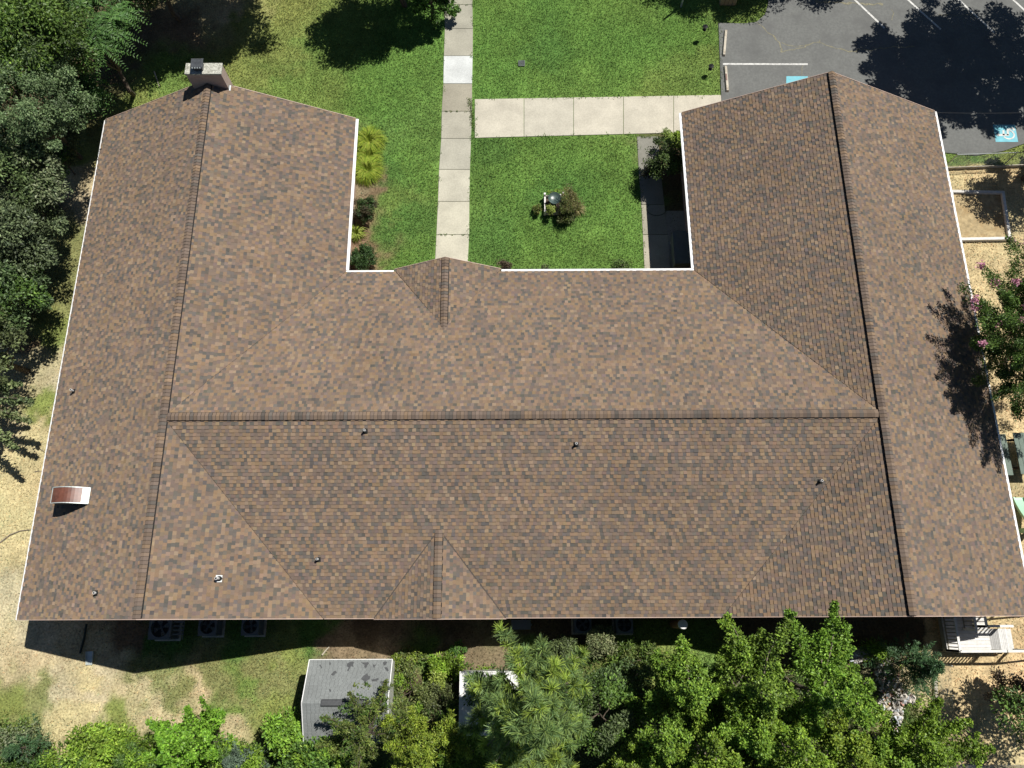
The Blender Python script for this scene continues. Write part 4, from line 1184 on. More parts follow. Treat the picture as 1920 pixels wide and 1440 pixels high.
# ================================================================== THINGS
# air conditioners along the back wall
def condenser(px, py, size, h, label, spin=0.0, louvre=False):
    c = G(px, py, h); s = size / 2
    t = empty('condenser', (c[0], c[1], 0), label, 'air conditioner', 'air conditioning units along the back wall')
    mb = MB(); mb.box(-s - .08, s + .08, -s - .08, s + .08, -.05, .06); mb.build('pad', M['stop'], t, bevel=.008)
    mb = MB()
    for x, y in ((-s, -s), (s, -s), (s, s), (-s, s)): mb.tube([(x * .94, y * .94, .06), (x * .94, y * .94, h - .04)], .04, 6)
    for sg in (-1, 1):
        for k in range(12):
            z = .12 + k * (h - .2) / 11
            mb.beam((-s, sg * s, z), (s, sg * s, z), .012, .02); mb.beam((sg * s, -s, z), (sg * s, s, z), .012, .02)
    # top plate with a round opening
    n = 32; R = s * .80
    ring = [(R * math.cos(2 * math.pi * i / n), R * math.sin(2 * math.pi * i / n)) for i in range(n)]
    sq = []
    for i in range(n):
        a = 2 * math.pi * i / n; q = max(abs(math.cos(a)), abs(math.sin(a))); k = min(1 / q, 1.28); sq.append((s * math.cos(a) * k, s * math.sin(a) * k))
    for i in range(n):
        j = (i + 1) % n
        mb.face([(ring[i][0], ring[i][1], h), (ring[j][0], ring[j][1], h), (sq[j][0], sq[j][1], h), (sq[i][0], sq[i][1], h)])
        mb.face([(ring[i][0], ring[i][1], h), (ring[j][0], ring[j][1], h), (ring[j][0], ring[j][1], h - .12), (ring[i][0], ring[i][1], h - .12)])
        mb.face([(sq[i][0], sq[i][1], h), (sq[j][0], sq[j][1], h), (sq[j][0], sq[j][1], h - .09), (sq[i][0], sq[i][1], h - .09)])
    mb.build('cabinet', M['ac'], t)
    mb = MB(); mb.box(-s * .86, s * .86, -s * .86, s * .86, .07, h - .3); mb.build('coil', M['acdark'], t)
    mb = MB(); mb.lathe([(.001, h - .1), (.07, h - .1), (.07, h - .17), (.001, h - .17)], n=12)
    for k in range(4):
        a = spin + k * math.pi / 2; q = []
        for r_, da, dz in ((.06, -.5, -.03), (R * .92, -.42, -.05), (R * .92, .28, .02), (.06, .3, .01)): q.append((r_ * math.cos(a + da), r_ * math.sin(a + da), h - .14 + dz))
        mb.face(q)
        mb.face([(x, y, z - .006) for x, y, z in q[::-1]])
    mb.build('fan', M['ac'], t)
    mb = MB()
    for r_ in (.25, .5, .75, 1.0):
        mb.tube([(R * r_ * math.cos(x), R * r_ * math.sin(x), h + .012) for x in np.linspace(0, 6.283, 25)], .005, 4, cap=False)
    for k in range(6): a = k * math.pi / 3; mb.tube([(0, 0, h + .02), (R * math.cos(a), R * math.sin(a), h + .012)], .005, 4)
    mb.build('fan_guard', M['acdark'], t)
    if louvre:
        mb = MB()
        for k in range(5): mb.beam((s + .02, -s + .2 + k * .17, h - .16), (s + .40, -s + .2 + k * .17, h - .3), .06, .02)
        mb.beam((s + .4, -s, h - .32), (s + .4, s, h - .32), .03, .03)
        mb.build('side_louvre', M['ac'], t)


condenser(300, 1177, .95, .95, 'largest grey condenser, with slats at its side, leftmost along the back wall', .4, True)
condenser(389, 1174, .78, .8, 'grey condenser second from the left along the back wall', 1.1)
condenser(469, 1174, .74, .8, 'grey condenser third from the left along the back wall', .2)
condenser(1093, 1170, .72, .8, 'grey condenser under the back eave just right of the pale flat box', .7)
condenser(1171, 1171, .72, .8, 'rightmost grey condenser, beside the brown tank with the white top', .1)

c = G(977, 1171, .9)
t = empty('utility_box', (c[0], c[1], 0), 'pale flat topped utility box standing in the back wall shade', 'utility box')
mb = MB(); mb.box(-.38, .38, -.17, .17, 0, .86); mb.build('cabinet', M['ac'], t, bevel=.02)
mb = MB(); mb.box(-.41, .41, -.2, .2, .86, .9); mb.tube([(.41, 0, .8), (.47, 0, .8)], .05, 8); mb.build('lid', M['ac'], t, bevel=.012)

c = G(1281, 1171, 2.05)
t = empty('storage_tank', (c[0], c[1], 0), 'tall brown upright tank with a round white top', 'tank')
mb = MB(); mb.lathe([(.17, 0), (.17, 1.9)], n=24); mb.build('body', M['tank'], t, smooth=True)
mb = MB(); mb.lathe([(.18, 1.9), (.20, 1.94), (.20, 2.0), (.17, 2.04), (.08, 2.06), (.001, 2.065)], n=24); mb.build('top_cover', M['whitepaint'], t, smooth=True)

c = G(168, 1234, .06)
t = empty('splash_block', (c[0], c[1], 0), 'pale grey splash block at the edge of the gable shadow', 'splash block', rz=.05)
mb = MB(); mb.hexa([(-.12, -.28, -.02), (.12, -.28, -.02), (.14, .28, -.02), (-.14, .28, -.02), (-.12, -.28, .04), (.12, -.28, .04), (.14, .28, .09), (-.14, .28, .09)])
for sg in (-1, 1): mb.beam((sg * .12, -.28, .06), (sg * .14, .28, .12), .03, .05)
mb.build('block', M['galv'], t, bevel=.008)
mb = MB(); mb.tube([G(162, 1170, .1), G(158, 1195, .06), G(150, 1225, .05)], .05, 8); tag(mb.build('drain_hose', M['hose'], smooth=True), 'black corrugated drain hose on the ground by the back wall', 'hose')

# grey shed at the back
ez = 2.0
sa, sb_, sr = G(581, 1238, ez), G(735, 1236, ez), G(640, 1318, 2.75)
sx0, sx1, sy1 = sa[0], sb_[0], (sa[1] + sb_[1]) / 2; ry = sr[1]; sy0 = 2 * ry - sy1; rz_ = 2.75
shed = empty('garden_shed', ((sx0 + sx1) / 2, ry, 0), 'grey roofed garden shed with torn shingle patches', 'shed')
ox, oy_ = (sx0 + sx1) / 2, ry; hx = (sx1 - sx0) / 2; hy = sy1 - ry
mb = MB(); mb.box(-hx + .1, hx - .06, -hy + .12, hy - .1, -.05, ez - .05)
for sg in (-1, 1): mb.face([(sg * (hx - .08), -hy + .12, ez - .05), (sg * (hx - .08), hy - .1, ez - .05), (sg * (hx - .08), 0, rz_ - .08)])
mb.build('wall', M['shed_wall'], shed)
mb = MB()
srg = random.Random(5)
for sg in (-1, 1):
    mb.hexa([(-hx, sg * hy, ez - .05), (hx, sg * hy, ez - .05), (hx, 0, rz_ - .05), (-hx, 0, rz_ - .05), (-hx, sg * hy, ez), (hx, sg * hy, ez), (hx, 0, rz_), (-hx, 0, rz_)], 0, (.09, .095, .095))
    # shingle courses
    nr = 27
    for k in range(nr):
        f0, f1 = k / nr, (k + 1) / nr; x = -hx
        while x < hx:
            x2 = min(hx, x + srg.choice((.15, .165, .18))); zb = .014; v = srg.uniform(.93, 1.06); sc_ = (.186 * v, .199 * v, .194 * v)
            y0_, y1_ = sg * hy * (1 - f0), sg * hy * (1 - f1); z0_, z1_ = lerp(ez, rz_, f0), lerp(ez, rz_, f1)
            mb.face([(x + .005, y0_, z0_ + zb), (x2 - .005, y0_, z0_ + zb), (x2 - .005, y1_, z1_ + .004), (x + .005, y1_, z1_ + .004)], 0, sc_)
            mb.face([(x + .004, y0_, z0_ + zb), (x2 - .004, y0_, z0_ + zb), (x2 - .004, y0_, z0_), (x + .004, y0_, z0_)], 0, (.06, .065, .065))
            x = x2
shr = mb.build('roof', M['shed_roof'], shed, color=True)


def patch(px, py, pts):
    """bare felt where shingles blew off; outline in photo pixels round a centre"""
    n = np.array([0, hy * 0 + (rz_ - ez), hy]); n = n / np.linalg.norm(n); P = []
    for dx, dy in pts:
        q = ray_plane(px + dx, py + dy, (ox, oy_ + hy, ez + .02), np.array([0, (rz_ - ez) / math.hypot(hy, rz_ - ez), hy / math.hypot(hy, rz_ - ez)]))
        P.append((q[0] - ox, q[1] - oy_, q[2] + .008))
    mb = MB(); mb.face(P); mb.build('torn_patch', M['shed_patch'], shr)


patch(626, 1262, [(-5, 2), (2, -5), (6, -2), (-1, 5)])
patch(657, 1247, [(-7, 2), (-6, -3), (-1, -6), (4, -7), (7, -5), (5, -1), (6, 3), (1, 2), (-2, 9), (-4, 12), (-6, 10), (-3, 4)])
patch(685, 1245, [(-8, -3), (2, -3), (5, -4), (7, -1), (4, 2), (2, 7), (-2, 6), (-1, 1)]); patch(701, 1248, [(-2, -3), (1, -1), (5, -3), (2, 2), (0, 4)])
patch(686, 1271, [(-9, 2), (-5, -4), (0, -7), (3, -9), (4, -4), (9, -4), (7, 2), (3, 4), (0, 8), (-5, 4)]); patch(704, 1274, [(-8, 0), (0, -1), (4, -3), (7, -1), (2, 3), (-6, 3)])
patch(721, 1244, [(-3, -2), (1, -4), (5, -3), (3, 2), (-1, 4)]); patch(724, 1254, [(-3, -3), (2, -3), (5, 3), (3, 5), (-1, 1)]); patch(717, 1280, [(-5, -2), (3, -4), (6, 2), (0, 5)])
patch(601, 1249, [(-2, -2), (0, -3), (3, 3), (2, 4)]); patch(619, 1244, [(-1.5, -2), (1.5, -2), (1, 3), (-1, 2)]); patch(619, 1294, [(-2, -2), (2, -1), (2, 3), (-1, 2)])
mb = MB()
xA = G(601, 1318, 2.8)[0] - ox; xB = hx - .75
mb.hexa([(xA, -.14, rz_ - .05), (xB, -.14, rz_ - .05), (xB, .14, rz_ - .05), (xA, .14, rz_ - .05), (xA + .02, -.09, rz_ + .07), (xB - .02, -.09, rz_ + .07), (xB - .02, .09, rz_ + .07), (xA + .02, .09, rz_ + .07)])
mb.build('ridge_vent', M['shed_patch'], shr, bevel=.01)
mb = MB()
mb.beam((hx + .02, hy, ez - .02), (hx + .02, 0, rz_ - .02), .03, .12); mb.beam((hx + .02, -hy, ez - .02), (hx + .02, 0, rz_ - .02), .03, .12)
mb.beam((-hx - .016, hy, ez - .02), (-hx - .016, 0, rz_ - .02), .03, .1); mb.beam((-hx - .016, -hy, ez - .02), (-hx - .016, 0, rz_ - .02), .03, .1); mb.beam((-hx, hy + .012, ez - .05), (hx, hy + .012, ez - .05), .022, .1)
mb.build('trim', M['whitepaint'], shed)
mb = MB(); mb.box(.35, 1.15, hy - .10, hy - .06, 0, 1.75); mb.build('door', M['whitepaint'], shed, bevel=.01)

# white flat roofed box half under the pine
zt = 1.75
wa, wb = G(862, 1259, zt), G(975, 1257, zt)
wc = empty('storage_trailer', ((wa[0] + wb[0]) / 2, wa[1] - 1.2, 0), 'white flat topped storage box half hidden under the pine', 'storage box')
hx2 = (wb[0] - wa[0]) / 2
mb = MB(); mb.box(-hx2 + .04, hx2 - .04, -1.16, 1.16, .15, zt - .1); mb.build('body', M['shed_wall'], wc, bevel=.02)
mb = MB(); mb.box(-hx2, hx2, -1.2, 1.2, zt - .1, zt - .02)
mb.beam((-hx2 + .02, -1.2, zt), (-hx2 + .02, 1.2, zt), .05, .05); mb.beam((hx2 - .02, -1.2, zt), (hx2 - .02, 1.2, zt), .05, .05); mb.beam((-hx2 + .05, 1.18, zt - .001), (hx2 - .05, 1.18, zt - .001), .04, .05)
mb.build('roof', M['whitepaint'], wc, bevel=.01)
mb = MB(); mb.box(-.35, .35, 1.162, 1.18, .25, zt - .25); mb.build('door', M['galv'], wc)
mb = MB(); mb.box(-hx2 + .1, hx2 - .1, -1.0, 1.0, -.02, .15); mb.build('skid', M['timber'], wc)

# ------------------------------------------------------------------ deck and ramp at the back right
wood = lambda r=random.Random(8): (lambda v: (v, v * .98, v * .93))(r.uniform(.56, .72))
dz = .62
d00, d10, d11, d01 = G(1776, 1221, dz), G(1860, 1221, dz), G(1855, 1181, dz), G(1772, 1181, dz)
dx0, dx1, dy0 = d00[0], G(1859, 1218, dz)[0], d00[1]; UE = G(1810, 1200, dz)[0] - dx0; dy1 = d01[1] + 1.3
dk = empty('wooden_deck', (dx0, dy0, 0), 'weathered white wooden deck with railings at the back corner', 'deck')
mb = MB(); r8 = random.Random(3); y = 0
DW, DL = dy1 - dy0, dx1 - dx0
while y < DW - .01:
    y2 = min(DW, y + .138); v = r8.uniform(.54, .70); mb.box(0, DL, y + .004, y2 - .004, dz - .035, dz, 0, (v, v * .985, v * .94)); y = y2
mb.build('deck_floor', M['deck'], dk, color=True)
mb = MB(); x = DL
while x < DL + .78:                               # grey landing boards, laid across
    v = .36 if x < DL + .42 else .60; v *= r8.uniform(.9, 1.08); mb.box(x + .004, x + .068, 0, d11[1] - dy0 + .05, dz - .06, dz - .025, 0, (v, v * .99, v * .95)); x += .072
mb.build('landing', M['deck'], dk, color=True)
mb = MB()
for k in range(2):
    v = r8.uniform(.50, .58); mb.box(DL + .80 + k * .17, DL + .99 + k * .17, .02, d11[1] - dy0 + .03, dz - .2 - k * .16, dz - .16 - k * .16, 0, (v, v, v * .95))
mb.build('step', M['deck'], dk, color=True)
mb = MB()
mb.box(-.03, .0, -.02, DW, dz - .28, dz - .04, 0, (.3, .28, .25)); mb.box(0, DL + .78, -.03, -.002, dz - .28, dz - .036, 0, (.55, .54, .5))
mb.build('deck_frame', M['deck'], dk, color=True)
for x in (.1, DL, DL + .7):
    for y in (.1, DW - .1): mb = MB(); mb.box(x - .05, x + .05, y - .05, y + .05, -.05, dz - .04, 0, (.3, .28, .25)); mb.build('deck_post', M['deck'], dk, color=True)


def railing(a, b, h=.95, z=dz, n=None, name='railing', cap=.10, tone=(.64, .63, .59), balc=(.30, .27, .22)):
    mb = MB(); a = np.array(a, float); b = np.array(b, float); L = np.linalg.norm(b - a); n = n or int(L / .14)
    Z = np.array([0, 0, 1.0]); za, zb = (z if not hasattr(z, '__len__') else z[0]), (z if not hasattr(z, '__len__') else z[1])
    A_ = np.array([a[0], a[1], za]); B_ = np.array([b[0], b[1], zb])
    mb.beam(A_ + Z * h, B_ + Z * h, cap, .04, 0, tone)
    mb.beam(A_ + Z * .1, B_ + Z * .1, .04, .06, 0, balc)
    for i in range(n + 1):
        p = A_ + (B_ - A_) * i / n; big = i in (0, n); w2 = .045 if big else .018
        mb.box(p[0] - w2, p[0] + w2, p[1] - w2, p[1] + w2, p[2] - (.5 if big else -.1), p[2] + h - .02, 0, tone if big else balc)
    return mb.build(name, M['deck'], dk, color=True)


railing((.03, .04), (.03, DW - .1))
railing((.03, .03), (DL + .05, .03))
railing((UE, d11[1] - dy0 + .02), (UE, DW - .1), n=7)
railing((UE + .45, d11[1] - dy0 + .16), (DL + .5, d11[1] - dy0 + .16), n=6)
railing((UE + .45, d11[1] - dy0 + .16), (UE + .45, DW - .1), n=6)
mb = MB(); mb.beam((DL + .1, .03, dz + .95), (DL + 1.15, .03, dz + .93), .10, .04, 0, (.62, .61, .57)); mb.beam((DL + 1.15, .03, dz + .93), (DL + 3.4, .06, .9), .07, .05, 0, (.40, .40, .38))
mb.build('handrail', M['deck'], dk, color=True)
yy_ = d11[1] - dy0 + .95
mb = MB(); mb.beam((DL + .5, yy_, dz + .95), (DL + 3.4, yy_ + .03, .9), .07, .05, 0, (.40, .40, .38)); mb.build('handrail', M['deck'], dk, color=True)
for x in (DL + 1.15, DL + 2.3, DL + 3.3):
    for y in (.04, yy_): mb = MB(); mb.box(x - .04, x + .04, y - .04, y + .04, 0, .88 + (DL + 3.3 - x) * .28, 0, (.4, .39, .36)); mb.build('rail_post', M['deck'], dk, color=True)

# ------------------------------------------------------------------ courtyard planter group
pc = G(1039, 380, .4)
pl = empty('planter_frame', (pc[0], pc[1], 0), 'small white timber planter frame in the courtyard lawn', 'planter')
mb = MB(); a = .47
for z in (.08, .24): mb.beam((-a, -a, z), (-a, a, z), .05, .13, 0, (.62, .6, .55)); mb.beam((-a, a, z), (a, a, z), .05, .13, 0, (.55, .53, .48)); mb.beam((-a, -a, z), (a * .5, -a, z), .05, .13, 0, (.5, .48, .44))
for x, y, h in ((-a, a, .5), (a, a, .55), (-a, -a, .45)): mb.box(x - .05, x + .05, y - .05, y + .05, -.05, h, 0, (.68, .66, .62))
mb.box(a - .16, a + .04, a - .1, a + .02, .36, .42, 0, (.7, .68, .64)); mb.box(-a - .03, -a + .05, .02, a - .1, .32, .36, 0, (.7, .68, .64))
mb.build('frame', M['deck'], pl, color=True)
mb = MB(); mb.box(-a + .03, a - .03, -a + .03, a - .03, -.02, .14); mb.build('soil', M['timber'], pl)
bb = G(1040, 372, .62)
bt = empty('birdbath', (bb[0], bb[1], .12), 'dark green birdbath basin inside the white planter frame', 'birdbath', rz=.4)
mb = MB(); mb.lathe([(.14, 0), (.12, .06), (.07, .12), (.06, .32), (.10, .38)], n=20); mb.build('pedestal', M['basin'], bt, smooth=True)
mb = MB(); mb.lathe([(.08, .36), (.2, .40), (.30, .47), (.335, .54), (.32, .545), (.27, .50), (.15, .455), (.001, .445)], n=32); mb.build('basin', M['basin'], bt, smooth=True)
# ================================================================== more things
# parking stops
def parking_stop(a, b, label, stain=False):
    p, q = G(*a, .08), G(*b, .08); c = (p + q) / 2; L = np.linalg.norm((q - p)[:2]); ang = math.atan2(q[1] - p[1], q[0] - p[0])
    t = empty('parking_stop', (c[0], c[1], .045), label, 'parking stop', 'concrete parking stops', rz=ang)
    mb = MB(); h = .125; w1, w2 = .085, .06
    mb.hexa([(-L / 2, -w1, 0), (L / 2, -w1, 0), (L / 2, w1, 0), (-L / 2, w1, 0), (-L / 2 + .04, -w2, h), (L / 2 - .04, -w2, h), (L / 2 - .04, w2, h), (-L / 2 + .04, w2, h)])
    mb.build('block', M['stop'], t, bevel=.012)
    for sg in (-1, 1):
        m2 = MB(); m2.tube([(sg * L * .42, 0, h - .01), (sg * L * .42, 0, h + .008)], .014, 8); m2.build('anchor_pin', M['rust'], t)
    if stain:
        m2 = MB(); m2.hexa([(-L * .1, -.02, h + .001), (L * .16, -.02, h + .001), (L * .16, .058, h + .001), (-L * .1, .058, h + .001), (-L * .1, -.02, h + .003), (L * .16, -.02, h + .003), (L * .16, .058, h + .003), (-L * .1, .058, h + .003)])
        m2.build('rust_stain', M['rust'], t)


parking_stop((1357, 105), (1361, 57), 'clean pale parking stop at the grass corner of the lot')
parking_stop((1364, 172), (1360, 124), 'rust stained parking stop nearest the building gable', True)


def hook(base_px, h, label, lean):
    b = G(*base_px); t = empty('shepherd_hook', (b[0], b[1], 0), label, 'garden hook', 'black garden hooks with hanging lanterns')
    mb = MB(); pts = [(0, 0, -.05), (0, 0, h * .85)]
    for k in range(1, 9):
        a = math.pi * k / 8; pts.append((lean[0] * .13 * (1 - math.cos(a)), lean[1] * .13 * (1 - math.cos(a)), h * .85 + .15 * h * math.sin(a) * .8))
    mb.tube(pts, .011, 6); mb.build('pole', M['black'], t)
    e = pts[-1]; mb = MB(); z = e[2]
    mb.lathe([(.001, z - .02), (.15, z - .09), (.15, z - .11), (.07, z - .12), (.07, z - .30), (.12, z - .32), (.12, z - .34), (.001, z - .35)], e[0], e[1], 8)
    mb.tube([(e[0], e[1], z - .03), (e[0], e[1], z + .03)], .01, 5)
    mb.build('lantern', M['black'], t)


hook((1324, 68), 1.15, 'black garden hook with lantern nearer the top edge of the lawn', (-1, -.5))
hook((1337, 134), .85, 'black garden hook with lantern just above the concrete walk', (-1, -.6))

g = G(978, 119.5); t = empty('drain_grate', (g[0], g[1], 0), 'small square metal drain grate set in the lawn', 'drain grate')
mb = MB(); s = .17
for a, b in (((-s, -s), (s, -s)), ((s, -s), (s, s)), ((s, s), (-s, s)), ((-s, s), (-s, -s))): mb.beam((a[0], a[1], .04), (b[0], b[1], .04), .02, .03)
mb.build('rim', M['ac'], t)
mb = MB()
for k in range(5): mb.box(-s + .03 + k * .065, -s + .058 + k * .065, -s, s, .03, .048)
mb.face([(-s, -s, .012), (s, -s, .012), (s, s, .012), (-s, s, .012)], 1)
mb.build('grating', [M['ac'], M['acdark']], t)

b = G(1277, 12); t = empty('sign_post', (b[0], b[1], 0), 'pale round post standing in the tree shade at the top edge', 'post')
mb = MB(); mb.tube([(0, 0, -.1), (0, 0, 2.4)], .055, 12); mb.build('post', M['galv'], t, smooth=True)
mb = MB(); mb.lathe([(.06, 2.4), (.05, 2.44), (.001, 2.46)], n=12); mb.build('post_cap', M['galv'], t)
b = G(1364, 11); t = empty('wooden_bin', (b[0], b[1] + .35, 0), 'tan wooden box at the top edge beside the parking lot', 'box')
mb = MB(); mb.box(-.44, .44, -.34, .34, 0, 1.0)
mb.build('body', M['tan'], t, bevel=.015)
mb = MB(); mb.box(-.47, .47, -.37, .37, 1.0, 1.05); mb.build('lid', M['tan'], t, bevel=.01)
mb = MB()
for x in (-.22, 0, .22): mb.box(x - .008, x + .008, -.348, -.341, .05, .95)
mb.build('batten', M['timber'], t)

# fences
def chain_fence(pts, h, label, post_step=2.6, rail=True, mesh=True):
    P = [np.array([p[0], p[1], 0.0]) for p in pts]; base = P[0]
    t = empty('chain_link_fence', tuple(base), label, 'fence')
    wires = MB()
    for a, b in zip(P[:-1], P[1:]):
        a, b = a - base, b - base; L = np.linalg.norm(b - a); n = max(1, int(L / post_step)); d = (b - a) / L
        for i in range(n + 1):
            q = a + d * L * i / n; m = MB(); m.tube([(q[0], q[1], -.1), (q[0], q[1], h + .04)], .028, 8); m.lathe([(.034, h + .03), (.03, h + .06), (.001, h + .075)], q[0], q[1], 8); m.build('post', M['steel'], t)
        if rail: m = MB(); m.tube([a + np.array([0, 0, h]), b + np.array([0, 0, h])], .022, 8); m.build('top_rail', M['steel'], t)
        if mesh:
            st = .11; k = 0
            nn = int(L / st)
            for i in range(-int(h / st), nn):
                for sg in (0, 1):
                    s0, s1 = i * st, i * st + h; z0_, z1_ = (.04, h - .03) if sg == 0 else (h - .03, .04)
                    u0, u1 = max(0, s0), min(L, s1)
                    if u1 - u0 < .05: continue
                    f0, f1 = (u0 - s0) / h, (u1 - s0) / h
                    wires.tube([a + d * u0 + np.array([0, 0, lerp(z0_, z1_, f0)]), a + d * u1 + np.array([0, 0, lerp(z0_, z1_, f1)])], .0028, 3, cap=False)
    if mesh: wires.build('wire_mesh', M['steel'], t)
    return t


fa, fb = G(1772, 314), G(1990, 306)
chain_fence([fa, fb], 1.15, 'chain link fence between the parking lot and the wood chip yard')
t = empty('fence_kickboard', (fa[0], fa[1] - .12, 0), 'long pale board lying at the foot of the upper fence', 'board')
d_ = fb - fa; mb = MB(); mb.beam((0, 0, .1), (d_[0], d_[1], .1), .04, .2); mb.build('board', M['stop'], t)
fa, fb = G(1738, 1432), G(1990, 1435)
chain_fence([fa, fb], 1.2, 'chain link fence crossing the lower right corner of the yard')
fa, fb, fc_ = G(1760, 1246), G(1762, 1300), G(1778, 1420)
chain_fence([fa, fb, fc_], 1.0, 'thin wire fence running down beside the leafy trees', 1.6, False)
t = empty('timber_edging', tuple(G(1752, 1262)), 'weathered timber edging strip along the thin wire fence', 'edging')
q0 = G(1752, 1262)
for a, b in (((1752, 1262), (1753, 1300)), ((1754, 1303), (1756, 1335)), ((1752, 1365), (1754, 1385))):
    mb = MB(); mb.beam(G(*a) - q0 + np.array([0, 0, .05]), G(*b) - q0 + np.array([0, 0, .05]), .13, .12); mb.build('board', M['stop'], t)

# sand box of old boards
sb4 = [G(1788, 449, .15), G(1893, 447, .15), G(1880, 361, .15), G(1784, 359, .15)]
c = sum(sb4) / 4; t = empty('sandbox', (c[0], c[1], 0), 'low sandbox framed by old white boards in the yard', 'sandbox')
r9 = random.Random(2)
for i in range(4):
    a, b = sb4[i] - [c[0], c[1], 0], sb4[(i + 1) % 4] - [c[0], c[1], 0]; d = (b - a) / np.linalg.norm(b - a); v = r9.uniform(.52, .64)
    mb = MB(); mb.beam(a + d * (.075 if i % 2 else -.075) + [0, 0, -.05], b - d * (.075 if i % 2 else -.075) + [0, 0, -.05], .15, .2, 0, (v, v * .97, v * .9)); mb.build('board', M['deck'], t, color=True, bevel=.01)
mb = MB(); mb.face([tuple((p - c) * .96 + np.array([0, 0, c[2] - .09])) for p in sb4]); mb.build('sand', simple('sandbox_fill', (.36, .28, .155), .95, .3, 6, .01, stain=(.28, .19, .09), stain_scale=1.6), t)

# picnic table and slide under the crepe myrtle
c = G(1915, 850, .7); t = empty('picnic_table', (c[0] + .2, c[1], 0), 'dark picnic table with pale green plank top under the pink flowering tree', 'table')
mb = MB()
for k in range(4): v = .28; mb.box(-.42 + k * .21, -.42 + k * .21 + .195, -.95, .95, .7, .74, 0, (.15, .19, .16))
mb.build('tabletop', M['deck'], t, color=True)
for sg in (-1, 1):
    mb = MB(); mb.box(sg * .72 - .13, sg * .72 + .13, -.95, .95, .42, .46, 0, (.15, .19, .16)); mb.build('bench', M['deck'], t, color=True)
for y in (-.65, .65):
    mb = MB(); mb.beam((-.8, y, .40), (.8, y, .40), .05, .09); mb.beam((-.75, y + .04, 0), (-.22, y + .04, .7), .05, .09); mb.beam((.75, y + .04, 0), (.22, y + .04, .7), .05, .09); mb.beam((-.4, y, .68), (.4, y, .68), .05, .08); mb.build('trestle', M['timber'], t)
c = G(1925, 962, .5); t = empty('toddler_slide', (c[0], c[1], 0), 'pale green plastic toddler slide at the right edge of the yard', 'slide')
mb = MB(); n = 12; pr = [(lerp(-.65, .75, i / n), .12 + .85 * (1 - i / n) ** 1.4) for i in range(n + 1)]
for i in range(n):
    (ya, za), (yb, zb) = pr[i], pr[i + 1]
    mb.hexa([(-.24, ya, za - .03), (.24, ya, za - .03), (.24, yb, zb - .03), (-.24, yb, zb - .03), (-.24, ya, za), (.24, ya, za), (.24, yb, zb), (-.24, yb, zb)])
    for sg in (-1, 1): mb.hexa([(sg * .24 - .03, ya, za - .05), (sg * .24 + .03, ya, za - .05), (sg * .24 + .03, yb, zb - .05), (sg * .24 - .03, yb, zb - .05), (sg * .27 - .03, ya, za + .14), (sg * .27 + .03, ya, za + .14), (sg * .27 + .03, yb, zb + .14), (sg * .27 - .03, yb, zb + .14)])
mb.build('chute', M['greenplastic'], t, smooth=True)
mb = MB(); mb.box(-.27, -.21, -.85, -.65, 0, 1.1); mb.box(.21, .27, -.85, -.65, 0, 1.1)
for k in range(3): mb.box(-.21, .21, -.86, -.78, .22 + k * .28, .27 + k * .28)
mb.build('ladder', M['greenplastic'], t, bevel=.01)

# cabinet in the court shade, hose
c = G(1276, 465, .95); t = empty('outdoor_cabinet', (c[0] + .05, c[1], 0), 'grey blue equipment cabinet on legs in the courtyard shade', 'cabinet')
mb = MB(); mb.box(-.38, .38, -.85, .85, .28, 1.0); mb.build('cabinet', M['ac'], t, bevel=.04)
mb = MB(); mb.box(-.41, .41, -.88, .88, 1.0, 1.04); mb.build('lid', M['ac'], t, bevel=.015)
for x in (-.32, .32):
    for y in (-.75, .75): mb = MB(); mb.tube([(x, y, .02), (x, y, .3)], .03, 8); mb.build('leg', M['galv'], t)
mb = MB(); hp = []
for k in range(26):
    a = k / 25 * 4.6 + 2.2; hp.append(G(1226 + 15 * math.cos(a) + k * .4, 393 - 11 * math.sin(a), .06))
mb.tube(hp, .013, 6); tag(mb.build('garden_hose', M['hose'], smooth=True), 'dark garden hose looped on the courtyard side path', 'hose')

# overhead wire
mb = MB(); a = np.array([R2 - .6, YRN - .3, 3.4]); b = a + np.array([14, .15, .9]); mb.tube([a + (b - a) * t + np.array([0, 0, -.5 * 4 * t * (1 - t)]) for t in np.linspace(0, 1, 14)], .007, 5)
tag(mb.build('overhead_wire', M['acdark']), 'thin overhead wire leading off the right gable over the lot', 'wire')

# fallen sticks
def stick(pts, r, label, mat='bark_pale'):
    mb = MB(); P = [G(x, y, .04) for x, y in pts]; mb.tube(P, [lerp(r, r * .4, i / (len(P) - 1)) for i in range(len(P))], 6)
    tag(mb.build('fallen_branch', M[mat], smooth=True), label, 'branch')


M['bleached'] = simple('bleached_wood', (.42, .38, .3), .9, .15, 8)
stick([(289, 134), (294, 148), (299, 164)], .035, 'bleached stick on the grass left of the chimney', 'bleached')
stick([(0, 1017), (18, 1003), (38, 995), (58, 993)], .03, 'longest grey brown stick on the straw left of the building')
stick([(66, 836), (77, 843), (87, 849)], .018, 'short thin twig on the straw closest to the leafy branch')
stick([(604, 1228), (612, 1218), (617, 1213)], .04, 'bleached stick leaning at the top corner of the shed', 'bleached')
stick([(65, 884), (78, 883)], .018, 'tiny level twig on the straw near the left eave')

